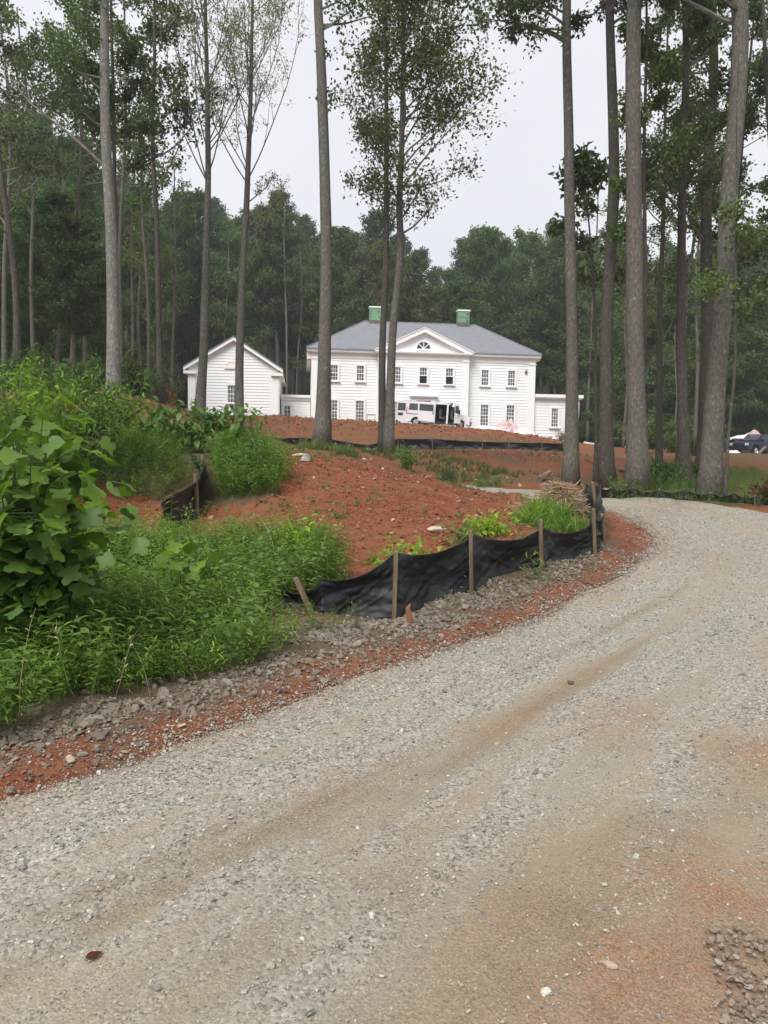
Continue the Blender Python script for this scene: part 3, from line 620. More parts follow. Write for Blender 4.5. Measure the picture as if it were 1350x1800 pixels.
# chimneys in green sheathing with white caps
CHV = DV / 2 - .4
for (x0, x1, yb, yt) in ((650, 669.5, 566, 540.5), (805.5, 825, 570, 546.5)):
    u0, w1 = hp(x0, yt, CHV); u1, w0 = hp(x1, yb, CHV)
    cm = MB().box(u0, u1, CHV, CHV + .8, w0 - .6, w1); ch = part('chimney', cm, M['green_board'], roof)
    # (children stay at sub-part level: chimney belongs to the roof)
    c2 = MB().box(u0 - .06, u1 + .06, CHV - .06, CHV + .86, w1 + .002, w1 + .13); cap = part('chimney_cap', c2, M['white_trim'], roof)
    fl = MB().box(u0 - .04, u1 + .04, CHV - .05, CHV + .84, w0 - .62, w0 + .14); part('chimney_flashing', fl, mat_noise('flashing', [(.10, .08, .075), (.16, .13, .12)], scale=3), roof)
    pm = MB(); W_c = u1 - u0; Hc = w1 - w0
    if x0 > 700:
        pm.box(u0 + .01, u1 - .01, CHV - .008, CHV - .002, w0 + Hc * .52, w0 + Hc * .55)
        for (a, b_, c_, d_) in ((.74, .79, .66, .86), (.90, .94, .62, .90), (.79, .90, .72, .76), (.74, .78, .14, .42), (.78, .90, .40, .44), (.78, .90, .26, .30), (.78, .90, .12, .16), (.90, .94, .14, .28)):
            pm.box(u0 + W_c * a, u0 + W_c * b_, CHV - .008, CHV - .002, w0 + Hc * c_, w0 + Hc * d_)
    else:
        for (a, b_, c_, d_) in ((.08, .13, .55, .80), (.13, .2, .76, .80), (.13, .2, .55, .6), (.10, .15, .22, .42), (.80, .86, .62, .80), (.80, .86, .30, .45)):
            pm.box(u0 + W_c * a, u0 + W_c * b_, CHV - .008, CHV - .002, w0 + Hc * c_, w0 + Hc * d_)
    part('stencil_mark', pm, M['dark_print'], roof, kind='stuff')
# pediment
pl, pw = hp(654, 622.5, PV); pr_, _ = hp(831, 627, PV); pc, pa = hp(744.5, 577, PV); pl = uP0 - .42; pr_ = uP1 + .42; pc = (pl + pr_) / 2
wB = wC + .05
tym = MB().prism([(pl + .5, wB + .002), (pr_ - .5, wB + .002), (pc, pa - .30)], 1, PV - .03, PV + .5); ped = part('pediment', tym, M['white_paint'], house)
m = MB()
for s in (-1, 1):
    x0 = pl if s < 0 else pr_
    d = np.array([pc - x0, pa - wB]); d /= np.linalg.norm(d); n = np.array([-d[1], d[0]]) * (1 if s < 0 else -1); n = n if n[1] > 0 else -n
    th = .36; a = np.array([x0, wB + .003]); q = np.array([pc, pa])
    low = np.array([pc, pa - th / abs(n[1]) * 1.0]); b0 = a + np.array([-s * 1.0, 0]) * th / abs(d[1]) * 1.0
    m.prism([a, b0, low, q], 1, PV - OV, PV + .25)
    m.prism([a + n * .003, a + n * .003 + d * 0, q + np.array([0, .002]), q + np.array([0, .08]), a + n * .08], 1, PV - OV - .06, PV - .2)
rk = part('raking_cornice', m, M['white_trim'], ped)
# gable roof of the pavilion running back into the main roof
m = MB(); bk = 5.6
F0 = [(pl - .02, PV - OV - .05, wB + .06), (pc, PV - OV - .05, pa + .10), (pr_ + .02, PV - OV - .05, wB + .06)]
B0 = [(pl + 2.6, bk * .5, wB + 2.4), (pc, bk, pa + .10), (pr_ - 2.6, bk * .5, wB + 2.4)]
B0 = [(pl - .02, 0.2, wB + .06), (pc, bk, pa + .10), (pr_ + .02, 0.2, wB + .06)]
m.add(F0 + B0 + [(x, y, z + .05) for x, y, z in F0 + B0], quad=[[6, 7, 10, 9], [7, 8, 11, 10], [0, 1, 7, 6], [1, 2, 8, 7], [0, 3, 4, 1], [1, 4, 5, 2]])
part('pediment_roof', m, M['shingle'], roof)
# fan window
fu, fw_ = hp(744.5, 613.5, PV); FR = hp(756.5, 613, PV)[0] - fu
th = np.linspace(0, math.pi, 17)
g = MB().prism([(fu + FR * math.cos(t), fw_ + FR * math.sin(t)) for t in th], 1, PV - .05, PV - .035); fan = part('window', g, M['glass'], ped, label='half-round fan window in the pediment')
m = MB()
for k in range(16):
    for (r0, r1, y0, y1) in ((FR, FR + .10, PV - .12, PV - .035),):
        a, b_ = th[k], th[k + 1]
        m.prism([(fu + r0 * math.cos(a), fw_ + r0 * math.sin(a)), (fu + r1 * math.cos(a), fw_ + r1 * math.sin(a)), (fu + r1 * math.cos(b_), fw_ + r1 * math.sin(b_)), (fu + r0 * math.cos(b_), fw_ + r0 * math.sin(b_))], 1, y0, y1)
m.box(fu - FR - .14, fu + FR + .14, PV - .14, PV - .035, fw_ - .12, fw_ - .001)
for a in (rad(45), rad(90), rad(135)):
    c_, s_ = math.cos(a), math.sin(a); w_ = .035
    m.prism([(fu - s_ * w_, fw_ + c_ * w_), (fu + s_ * w_, fw_ - c_ * w_), (fu + FR * c_ + s_ * w_, fw_ + FR * s_ - c_ * w_), (fu + FR * c_ - s_ * w_, fw_ + FR * s_ + c_ * w_)], 1, PV - .085, PV - .052)
part('window_frame', m, M['white_trim'], ped)
# windows
_wm = {}
def window(par, uc, wt_, wb_, width, v, cols=3, rows=4, open_low=False, top=0.3, v_cas=.15):
    hgt = wt_ - wb_; key = (round(width, 2), round(hgt, 2), cols, rows, open_low)
    if key not in _wm:
        hw = width / 2; gl = MB()
        gl.box(-hw, hw, -.045, -.036, hgt * .5 if open_low else 0, hgt)
        cs = MB(); c = v_cas
        cs.box(-hw - c, -hw, -.12, -.034, -.0, hgt); cs.box(hw, hw + c, -.12, -.034, -.0, hgt)
        cs.box(-hw - c, hw + c, -.125, -.034, hgt, hgt + c * 1.15); cs.box(-hw - c - .06, hw + c + .06, -.17, -.034, -.12, -.001)
        gb = MB(); b_ = .017
        lo = hgt * .5 if open_low else 0
        for k in range(1, cols): gb.box(-hw + width * k / cols - b_, -hw + width * k / cols + b_, -.072, -.047, lo, hgt)
        for k in range(1, rows):
            z = hgt * k / rows
            if z < lo - .01: continue
            w_ = .034 if abs(z - hgt / 2) < hgt / rows * .4 else b_
            gb.box(-hw, hw, -.076, -.046, z - w_, z + w_)
        gb.box(-hw, -hw + .03, -.078, -.046, lo, hgt); gb.box(hw - .03, hw, -.078, -.046, lo, hgt); gb.box(-hw + .03, hw - .03, -.079, -.046, hgt - .04, hgt); gb.box(-hw + .03, hw - .03, -.0805, -.046, lo, lo + .05)
        ms = [gl.mesh('window'), cs.mesh('window_frame'), gb.mesh('glazing_bars')]
        ms[0].materials.append(M['glass']); ms[1].materials.append(M['white_trim']); ms[2].materials.append(M['white_trim'])
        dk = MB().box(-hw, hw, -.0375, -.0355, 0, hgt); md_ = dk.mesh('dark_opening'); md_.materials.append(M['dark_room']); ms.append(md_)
        _wm[key] = ms
    ms = _wm[key]; o = link('window', ms[0], None, par, loc=(uc, v - .03, wb_))
    link('window_frame', ms[1], None, o); link('glazing_bars', ms[2], None, o)
    if open_low: link('dark_opening', ms[3], None, o); o['label'] = 'window with its lower sash pushed up'
    return o
up_w, lo_w = .66, .74
for px, py, hh, opn in ((587.5, 642, 27, 0), (633.5, 643, 27, 0), (852.5, 650.5, 27.5, 0), (899, 652, 27, 0)):
    u, w1 = hp(px, py); window(house, u, w1, hp(px, py + hh)[1], up_w, 0, open_low=opn)
for px, py, hh, opn in ((698, 645.5, 27, 0), (744, 646.5, 27.5, 1), (790, 648, 27.5, 1)):
    u, w1 = hp(px, py, PV); window(house, u, w1, hp(px, py + hh, PV)[1], up_w, PV, open_low=opn)
for px, py, hh in ((586, 703.5, 36), (632.5, 704.5, 36), (851.5, 711.5, 37.5), (897, 712.5, 38)):
    u, w1 = hp(px, py); window(house, u, w1, hp(px, py + hh)[1], lo_w, 0, rows=6)
for px, py, hh in ((698, 706, 38), (789, 708.5, 37)):
    u, w1 = hp(px, py, PV); window(house, u, w1, hp(px, py + hh, PV)[1], lo_w, PV, rows=6)
# entrance: hood, surround, transom, sidelights, door
du0, dw1 = hp(723, 697, PV); du1, _ = hp(766, 697, PV); dt0 = hp(744, 704.5, PV)[1]; dt1 = hp(744, 711.5, PV)[1]; db = hp(744, 752, PV)[1]; duc = (du0 + du1) / 2
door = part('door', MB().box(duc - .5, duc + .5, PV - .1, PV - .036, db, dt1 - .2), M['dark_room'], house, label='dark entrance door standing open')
bevelled(door, 'door_surround', M['white_trim'], [(du0, du0 + .45, PV - .16, PV - .036, db, dw1), (du1 - .45, du1, PV - .16, PV - .036, db, dw1), (du0 + .45, du1 - .45, PV - .158, PV - .036, dt0, dw1),
                                                  (du0 + .45, du1 - .45, PV - .13, PV - .036, dt1 - .12, dt1 - .02), (duc - .62, duc - .5, PV - .128, PV - .036, db, dt1 - .12), (duc + .5, duc + .62, PV - .128, PV - .036, db, dt1 - .12)])
bevelled(door, 'transom_light', M['glass'], [(du0 + .45, du1 - .45, PV - .085, PV - .062, dt1 - .02, dt0)])
for sl in ((du0 + .45, duc - .62), (duc + .62, du1 - .45)): bevelled(door, 'side_light', M['glass'], [(sl[0], sl[1], PV - .085, PV - .062, db, dt1 - .12)])
bevelled(door, 'door_hood', M['white_trim'], [(du0 - .15, du1 + .15, PV - .42, PV - .036, dw1 + .002, dw1 + .16), (du0 - .05, du1 + .05, PV - .3, PV - .037, dw1 - .12, dw1 + .001)])
# small red lamp/sticker high on the right bay
u, w = hp(924.5, 653); bevelled(house, 'corner_light', mat_noise('rust_metal', [(.16, .05, .04), (.25, .09, .07)], scale=8), [(u - .07, u + .07, -.2, -.04, w - .12, w + .1), (u - .12, u + .12, -.16, -.04, w - .16, w - .12)])

# right wing
wing = thing('side_wing', 'low flat-roofed white clapboard wing at the right end of the main house', 'house wing', HO, (0, 0, YAW))
wU = hp(1016, 740, .25)[0]; wT = hp(975, 699.5, .25)[1]; wTop = hp(975, 694, .25)[1]
bevelled(wing, 'wall', M['white_paint'], [(uR + .004, wU, .27, 6.5, GW - .6, wT - .01)])
siding(wing, uR + .06, wU, .25, hp(975, 790, .25)[1] - .6, wT)
bevelled(wing, 'pilaster', M['white_trim'], [(wU - .42, wU + .03, .13, .21, GW - .6, wT - .01)])
bevelled(wing, 'flat_roof', M['white_trim'], [(uR + .06, wU + .32, -.15, 6.8, wT, wTop), (uR + .06, wU + .22, -.05, 6.7, wT - .12, wT - .001)])
u, w1 = hp(975, 718, .25); window(wing, u, w1, hp(975, 751, .25)[1], .64, .25, rows=5)

# left gabled annex
AV = -.5
an = thing('gabled_annex', 'white clapboard outbuilding with steep gable front left of the main house', 'outbuilding', HO, (0, 0, YAW))
a0, _ = hp(331, 700, AV); a1, _ = hp(489.5, 700, AV); ac = (a0 + a1) / 2; aE = hp(410, 653, AV)[1]; aP = hp(409, 599, AV)[1]; AD = 12.0
slope = (aP - aE) / ((a1 - a0) / 2 + .3)
bevelled(an, 'wall', M['white_paint'], [(a0, a1, AV + .02, AV + AD, GW, aE - .1)])
part('gable_wall', MB().prism([(a0, aE - .099), (a1, aE - .099), (ac, aP - .25)], 1, AV + .02, AV + AD), M['white_paint'], an)
def gcut(w):
    if w < aE - .2: return a0, a1
    half = (aP + .10 - w) / slope; return max(a0, ac - half), min(a1, ac + half)
siding(an, a0, a1, AV, hp(410, 760, AV)[1] - .6, aP + .12, gcut)
siding(an, AV, AV + AD, 0, hp(410, 760, AV)[1] - .6, aE - .1, side=a1)
for (x0, x1) in ((a0 - .02, a0 + .62), (a1 - .62, a1 + .02)):
    bevelled(an, 'corner_board', M['white_trim'], [(x0, x1, AV - .10, AV - .036, GW, aE - .35), (x0 - .05, x1 + .05, AV - .14, AV - .036, aE - .35, aE - .2)])
bevelled(an, 'corner_board', M['white_trim'], [(a1 + .04, a1 + .10, AV - .036, AV + .5, GW, aE - .3)])
for s in (-1, 1):
    x0 = ac + s * ((a1 - a0) / 2 + .38); m = MB(); z0 = aP - slope * ((a1 - a0) / 2 + .38)
    m.prism([(x0, z0), (x0, z0 + .28), (ac, aP + .28), (ac, aP)], 1, AV - .38, AV - .24)          # bargeboard
    m.prism([(x0, z0 + .02), (x0, z0 + .10), (ac, aP + .10), (ac, aP + .02)], 1, AV - .239, AV + .1)
    part('bargeboard', m, M['white_trim'], an)
    m = MB(); xa, xb = sorted((x0, x0 - s * 1.05)); m.box(xa, xb, AV - .34, AV - .037, z0 - .26, z0 - .002); part('eave_return', m, M['white_trim'], an)
    m = MB(); m.prism([(x0 + s * .04, z0 + .283), (x0 + s * .04, z0 + .38), (ac, aP + .40), (ac, aP + .303)], 1, AV - .42, AV + AD + .3); part('roof', m, M['shingle'], an)
    m = MB(); xa, xb = sorted((x0, x0 - s * .36)); m.box(xa, xb, AV - .22, AV + AD, z0 - .2, z0 + .05); part('eave_box', m, M['primer_trim'], an)
u, w1 = hp(407.5, 677.5, AV); window(an, u, w1, hp(407.5, 708, AV)[1], .72, AV, cols=3, rows=4)
vu, vw = hp(408, 645.5, AV); m = MB(); vr = .42
for k in range(12):
    a, b_ = math.pi * k / 12, math.pi * (k + 1) / 12
    m.prism([(vu + r * math.cos(t), vw + r * math.sin(t)) for r, t in ((vr, a), (vr + .16, a), (vr + .16, b_), (vr, b_))], 1, AV - .1, AV - .036)
m.box(vu - vr - .25, vu + vr + .25, AV - .12, AV - .036, vw - .16, vw - .001); part('vent_frame', m, M['primer_trim'], an)
part('vent', MB().prism([(vu + vr * math.cos(t), vw + vr * math.sin(t)) for t in np.linspace(0, math.pi, 13)], 1, AV - .085, AV - .037), M['white_paint'], an, label='half-round gable vent')
# link between annex and house
lk = thing('link_passage', 'low white clapboard passage joining the gabled annex to the main house', 'passage', HO, (0, 0, YAW))
LV = 2.2; lT = hp(520, 699, LV)[1]; lTop = hp(520, 694.5, LV)[1]
bevelled(lk, 'wall', M['white_paint'], [(a1 + .14, -.06, LV + .02, LV + 4, GW, lT)])
siding(lk, a1 + .14, -.06, LV, GW + 1.2, lT)
bevelled(lk, 'flat_roof', M['white_trim'], [(a1 + .14, -.06, LV - .3, LV + 4.2, lT + .002, lTop), (a1 + .14, -.06, LV - .12, LV - .036, lT - .25, lT)])
u, w1 = hp(505, 713, LV); window(lk, u, w1, hp(505, 735, LV)[1], .6, LV, cols=2, rows=3)

# =================================================================== VEHICLES
M['van_white'] = mat_noise('van_white', [(.70, .70, .71), (.76, .76, .76)], scale=1.5, rough=.25, spec=.5, space='Object')
M['truck_navy'] = mat_noise('truck_navy', [(.014, .022, .05), (.024, .034, .072)], scale=1.5, rough=.2, spec=.6, space='Object')
M['tyre'] = mat_noise('tyre', [(.012, .012, .012), (.03, .028, .026)], scale=9, rough=.85, space='Object')
M['rim_metal'] = mat_noise('rim_metal', [(.5, .5, .5), (.62, .62, .62)], scale=3, rough=.3, metal=.7, space='Object')
M['dark_plastic'] = mat_noise('dark_plastic', [(.018, .018, .02), (.035, .035, .037)], scale=4, rough=.6, space='Object')
M['tint_glass'] = mat_noise('tint_glass', [(.03, .033, .036), (.08, .085, .09)], scale=2.5, rough=.08, spec=.6, space='Object')
M['lamp_glass'] = mat_noise('lamp_glass', [(.55, .55, .53), (.7, .7, .68)], scale=4, rough=.1, spec=.6, space='Object')
M['lamp_red'] = mat_noise('lamp_red', [(.30, .02, .02), (.42, .04, .03)], scale=4, rough=.2, space='Object')
def wheel(par, x, y, r, wid, side, rim='rim_metal'):
    t = MB().lathe([(r * .62, -wid / 2), (r * .9, -wid / 2), (r, -wid * .32), (r, wid * .32), (r * .9, wid / 2), (r * .62, wid / 2)], 24, 1, (0, 0, 0)); w = part('wheel', t, M['tyre'], par, sm=False); w.location = (x, y, r)
    rm_ = MB().lathe([(.001, side * wid * .40), (r * .16, side * wid * .42), (r * .20, side * wid * .34), (r * .5, side * wid * .30), (r * .58, side * wid * .45), (r * .63, side * wid * .46), (r * .63, -side * wid * .2)], 20, 1)
    for k in range(6):
        a = k * math.pi / 3; Mx = Matrix.Rotation(a, 4, 'Y'); y0, y1 = sorted((side * wid * .30, side * wid * .44)); rm_.box(r * .14, r * .6, y0, y1, -r * .08, r * .08, Mx)
    part('rim', rm_, M[rim], w)
def arch(cx, r, z0, n=9, rev=False):
    a = [(cx + r * math.cos(t), max(z0, z0 + (r) * math.sin(t) * .98)) for t in np.linspace(math.pi, 0, n)]
    return a if not rev else a[::-1]
# van, x forward, right side (-y) faces the camera
vp = P(771, 752.5, 66.0); VL = 5.5
van = thing('passenger_van', 'white passenger van parked before the house with side, front and rear doors open', 'van', (float(vp[0]) , float(vp[1]), float(vp[2]) + .02), (0, rad(3.0), rad(-6)))
X0 = -VL / 2
def vx(a): return X0 + a
wr, wf = .82, 4.55; zb = .34
far = [(vx(0), zb)] + arch(vx(wr), .44, zb) + arch(vx(wf), .44, zb) + [(vx(5.4), zb), (vx(5.42), .95), (vx(5.25), 1.06), (vx(4.3), 1.24), (vx(3.6), 1.98), (vx(3.3), 2.06), (vx(.15), 2.08), (vx(0), 1.9)]
body = part('body', MB().prism(far, 1, .90, .98), M['van_white'], van)
m = MB()
m.prism([(vx(0), 2.0), (vx(.1), 2.09), (vx(3.35), 2.07), (vx(3.6), 1.98), (vx(3.55), 1.93), (vx(.0), 1.95)], 1, -.90, .90); part('roof', m, M['van_white'], van)
m = MB().box(vx(.02), vx(4.3), -.9, .9, zb + .02, zb + .14); part('floor', m, M['dark_plastic'], van)
# near side panels
near = [(vx(0), zb)] + arch(vx(wr), .44, zb) + [(vx(2.42), zb), (vx(2.42), 2.0), (vx(2.38), 2.06), (vx(.15), 2.08), (vx(0), 1.9)]
part('quarter_panel', MB().prism(near, 1, -.99, -.93), M['van_white'], van)
sd = part('sliding_door', MB().prism([(vx(.98), .46), (vx(2.34), .42), (vx(2.34), 1.96), (vx(.98), 1.98)], 1, -1.045, -.992), M['van_white'], van)
part('door_handle', MB().box(vx(2.2), vx(2.27), -1.07, -1.046, 1.05, 1.28), M['dark_plastic'], sd)
part('side_window', MB().prism([(vx(1.06), 1.32), (vx(2.26), 1.30), (vx(2.24), 1.86), (vx(1.06), 1.87)], 1, -1.055, -1.046), M['tint_glass'], sd)
part('side_window', MB().prism([(vx(.14), 1.33), (vx(.92), 1.32), (vx(.92), 1.87), (vx(.22), 1.87)], 1, -.999, -.991), M['tint_glass'], van)
part('side_moulding', MB().box(vx(.05), vx(.95), -1.004, -.991, .98, 1.03), M['dark_plastic'], van)
part('door_pillar', MB().box(vx(3.36), vx(3.50), -.99, -.93, zb, 2.02), M['van_white'], van)
part('roof_rail', MB().box(vx(2.42), vx(3.6), -.985, -.90, 1.93, 2.04), M['van_white'], van)
part('side_sill', MB().box(vx(2.43), vx(4.1), -.98, -.90, zb, zb + .1), M['dark_plastic'], van)
for xx in (2.75, 1.9, 3.72):
    s_ = part('seat', MB().box(vx(xx), vx(xx + .45), -.75, -.1, .75, .92).box(vx(xx - .02), vx(xx + .14), -.75, -.1, .92, 1.55), mat_noise('seat_cloth', [(.05, .05, .055), (.09, .09, .09)], scale=6), van)
part('interior_trim', MB().box(vx(.1), vx(4.1), .80, .895, .5, 1.9), M['dark_plastic'], van)
# front clip
fr_ = arch(vx(wf), .44, zb)
clip = [(vx(4.02), zb)] + arch(vx(wf), .44, zb)[0:] + [(vx(5.4), zb), (vx(5.42), .95), (vx(5.25), 1.06), (vx(4.3), 1.24), (vx(4.02), 1.24)]
part('fender', MB().prism(clip, 1, -.98, -.70), M['van_white'], van)
part('bonnet', MB().prism([(vx(4.02), .6), (vx(5.36), .6), (vx(5.38), .95), (vx(5.22), 1.08), (vx(4.3), 1.27), (vx(4.02), 1.26)], 1, -.70, .90), M['van_white'], van)
part('windscreen', MB().prism([(vx(4.32), 1.27), (vx(3.62), 1.97), (vx(3.58), 1.95), (vx(4.26), 1.24)], 1, -.86, .86), M['tint_glass'], van)
part('grille', MB().box(vx(5.385), vx(5.45), -.7, .7, .62, .95), M['dark_plastic'], van)
part('bumper', MB().prism([(vx(5.3), .32), (vx(5.5), .36), (vx(5.52), .6), (vx(5.42), .64), (vx(5.3), .64)], 1, -.98, .98), M['dark_plastic'], van)
for y0, y1 in ((-.96, -.72), (.72, .96)): part('headlight', MB().box(vx(5.30), vx(5.435), y0 - .03 if y0 < 0 else y0, y1, .68, .93), M['lamp_glass'], van)
fd = part('front_door', MB().prism([(0, .42), (.95, .42), (.95, 1.28), (.62, 1.95), (0, 1.95)], 1, -.03, .03), M['van_white'], van); fd.location = (vx(4.05), -1.0, 0); fd.rotation_euler = (0, 0, rad(-118 + 60))
part('door_window', MB().prism([(.1, 1.3), (.86, 1.3), (.58, 1.86), (.1, 1.86)], 1, -.04, .04), M['tint_glass'], fd)
part('wing_mirror', MB().box(.75, .92, -.28, -.05, 1.2, 1.5), M['dark_plastic'], fd)
rd = part('rear_door', MB().prism([(0, .40), (.86, .40), (.86, 1.92), (.72, 2.0), (0, 2.0)], 1, -.03, .03), M['van_white'], van); rd.location = (vx(-.02), -.96, 0); rd.rotation_euler = (0, 0, rad(180 + 12))
part('rear_window', MB().box(.1, .76, -.045, .045, 1.22, 1.85), M['tint_glass'], rd); part('plate_recess', MB().box(.3, .72, -.05, .05, .82, 1.04), M['dark_plastic'], rd)
rd2 = part('rear_door', MB().prism([(0, .40), (.86, .40), (.86, 1.92), (.72, 2.0), (0, 2.0)], 1, -.03, .03), M['van_white'], van); rd2.location = (vx(-.02), .96, 0); rd2.rotation_euler = (0, 0, rad(180 - 12))
part('tail_light', MB().box(vx(-.03), vx(.04), -1.0, -.86, 1.0, 1.55), M['lamp_red'], van)
for x in (wr, wf):
    wheel(van, vx(x), -.86, .36, .24, -1); wheel(van, vx(x), .84, .36, .24, 1)
# pickup truck: x forward; front towards the left of the picture
tp = P(1333, 801, 62.0)
trk = thing('pickup_truck', 'dark blue pickup truck with black bed canopy parked at the wood edge', 'pickup truck', (float(tp[0]), float(tp[1]), float(tp[2])), (0, 0, rad(180 + 28)))
fx, rx = 1.55, -1.65; zb = .42
low = [(-2.65, .55)] + [(-2.2, .5)] + arch(rx, .46, zb) + arch(fx, .46, zb) + [(2.35, .45), (2.42, .62), (2.4, .95), (2.25, 1.05), (1.1, 1.14), (-2.62, 1.14)]
body = part('body', MB().prism(low, 1, -.88, .88), M['truck_navy'], trk)
cabp = [(1.15, 1.14), (.42, 1.70), (-.95, 1.73), (-1.0, 1.14)]
part('cab', MB().prism(cabp, 1, -.78, .78), M['truck_navy'], trk)
part('canopy', MB().prism([(-1.03, 1.145), (-1.0, 1.76), (-2.45, 1.74), (-2.6, 1.145)], 1, -.82, .82), M['truck_navy'], trk)
part('windscreen', MB().prism([(1.10, 1.20), (.47, 1.67), (.50, 1.70), (1.17, 1.20)], 1, -.7, .7), M['tint_glass'], trk)
for y in (-.78, .78):
    y0, y1 = (y - .012, y - .001) if y < 0 else (y + .001, y + .012)
    part('side_window', MB().prism([(.95, 1.2), (.40, 1.63), (-.15, 1.65), (-.15, 1.2)], 1, y0, y1), M['tint_glass'], trk)
    part('side_window', MB().prism([(-.24, 1.2), (-.24, 1.65), (-.86, 1.66), (-.9, 1.2)], 1, y0, y1), M['tint_glass'], trk)
    y0, y1 = (-.832, -.821) if y < 0 else (.821, .832)
    part('canopy_window', MB().prism([(-1.1, 1.2), (-1.08, 1.68), (-2.36, 1.66), (-2.46, 1.2)], 1, y0, y1), M['dark_room'], trk)
    y0, y1 = (-.892, -.881) if y < 0 else (.881, .892)
    for xx in (.98, -.2, -.98): part('door_seam', MB().box(xx - .008, xx + .008, y0, y1, .52, 1.12), M['dark_plastic'], trk)
    part('door_handle', MB().box(-.16, -.02, y0 * 1.01, y1 * 1.01, .96, 1.0), M['dark_plastic'], trk)
    m = MB(); y0, y1 = (-1.08, -.89) if y < 0 else (.89, 1.08); m.box(.82, .95, y0, y1, 1.12, 1.28); part('wing_mirror', m, M['truck_navy'], trk)
    for xx in (fx, rx): wheel(trk, xx, (-.80 if y < 0 else .80), .37, .25, (-1 if y < 0 else 1))
    y0, y1 = (-.87, -.55) if y < 0 else (.55, .87); part('headlight', MB().box(2.2, 2.425, y0, y1, .78, .96), M['lamp_glass'], trk)
part('bumper', MB().prism([(2.3, .42), (2.5, .45), (2.52, .66), (2.3, .66)], 1, -.9, .9), M['truck_navy'], trk)
part('grille', MB().box(2.38, 2.43, -.52, .52, .70, .95), M['dark_plastic'], trk)
# dumpster of wrapped waste behind the pickup
def crumple(nx_, ny_, sx, sy, h, seed, base):
    u = np.linspace(-1, 1, nx_); v = np.linspace(-1, 1, ny_); U, V = np.meshgrid(u, v)
    r = np.clip(1 - (np.abs(U) ** 2.2 + np.abs(V) ** 2.2), 0, 1); z = h * r ** .6 * (.35 + 1.1 * fbm(U * 2.3 + seed, V * 2.3 - seed, 4, seed))
    X = U * sx * (.8 + .5 * fbm(V * 1.5, U, 3, seed + 3)); Y = V * sy * (.8 + .5 * fbm(U * 1.5, V, 3, seed + 7)); ii = (np.arange(ny_ - 1)[:, None] * nx_ + np.arange(nx_ - 1)[None]).ravel()
    return MB().add(np.stack([X, Y, z], -1).reshape(-1, 3), quad=np.stack([ii, ii + 1, ii + nx_ + 1, ii + nx_], 1))
dp = P(1322, 798, 70.0); dz = float(dp[2])
dm = thing('waste_container', 'brown waste container full of white and pink wrapping behind the pickup', 'waste container', (float(dp[0]), float(dp[1]), dz), (0, 0, rad(4)))
bx_ = MB(); 
for b_ in ((-2.2, 2.2, -1.0, -.92, 0.1, 1.35), (-2.2, 2.2, .92, 1.0, .1, 1.35), (-2.2, -2.12, -.92, .92, .1, 1.35), (2.12, 2.2, -.92, .92, .1, 1.35), (-2.12, 2.12, -.92, .92, .1, .2)): bx_.box(*b_)
part('container_shell', bx_, mat_noise('rusty_steel', [(.07, .035, .025), (.13, .07, .05)], scale=4, rough=.7), dm)
rb = MB()
for k in range(8): rb.box(-2.1 + k * .58, -2.02 + k * .58, -1.06, -1.001, .1, 1.34)
part('container_rib', rb, mat_noise('rib_steel', [(.06, .03, .02), (.10, .05, .04)], scale=4, rough=.7), dm)
o = link('wrapping_heap', crumple(40, 24, 2.1, .9, .55, 4, 0).mesh('wrapping_heap'), M['plastic_white'], loc=(float(dp[0]), float(dp[1]), dz + 1.25)); tag(o, 'white plastic wrapping heaped on the brown waste container', 'rubbish')
o = link('wrapping_heap', crumple(24, 20, .7, .6, .8, 9, 0).mesh('wrapping_heap'), M['plastic_pink'], loc=(float(dp[0]) - .1, float(dp[1]) - .3, dz + 1.35)); tag(o, 'pink insulation wrap piled on the waste container above the pickup', 'rubbish')
o = link('wrapping_heap', crumple(24, 20, .42, .35, .3, 13, 0).mesh('wrapping_heap'), M['plastic_white'], loc=(float(P(1290, 795, 58)[0]), 58.0, float(P(1290, 797, 58)[2]) - .05)); tag(o, 'white crumpled sack on the ground in front of the pickup bumper', 'rubbish')
# waste heap before the house
def place(px, py, Y): 
    q = P(px, py, Y); return float(q[0]), float(q[1]), float(q[2])
for px, py, Y, sx, sy, h, sd_, mt, lab in ((889, 764, 66, 1.1, .9, 1.25, 21, 'plastic_pink', 'red and white crumpled wrapping heap against the house wall'), (858, 760, 65.5, 1.9, 1.0, .45, 23, 'plastic_white', 'low white sheet spread between the van and the red wrapping heap'),
                                          (918, 766, 65.5, 1.0, .8, .6, 29, 'plastic_white', 'white crumpled sheet right of the red wrapping heap'), (506, 741, 64, .9, .6, .5, 31, 'dead_wood', 'grey brown tarpaulin lump on the dirt below the link passage')):
    o = link('wrapping_heap', crumple(34, 26, sx, sy, h, sd_, 0).mesh('wrapping_heap'), M[mt], loc=place(px, py, Y)); tag(o, lab, 'rubbish')
# sawhorse by the ground floor windows
sx_, sy_, sz_ = place(652, 745, 66); sh_ = thing('sawhorse', 'small dark metal sawhorse standing by the ground floor window', 'sawhorse', (sx_, sy_, sz_ - .1))
m = MB().box(-.38, .38, -.03, .03, .82, .88); part('top_rail', m, M['dark_plastic'], sh_)
for a in (-1, 1):
    for b_ in (-1, 1): part('leg', MB().tube([(a * .33, 0, .82), (a * .36, b_ * .28, 0)], .022, 6), M['dark_plastic'], sh_)
part('cross_rail', MB().box(-.35, .35, -.16, -.13, .42, .46), M['dark_plastic'], sh_)
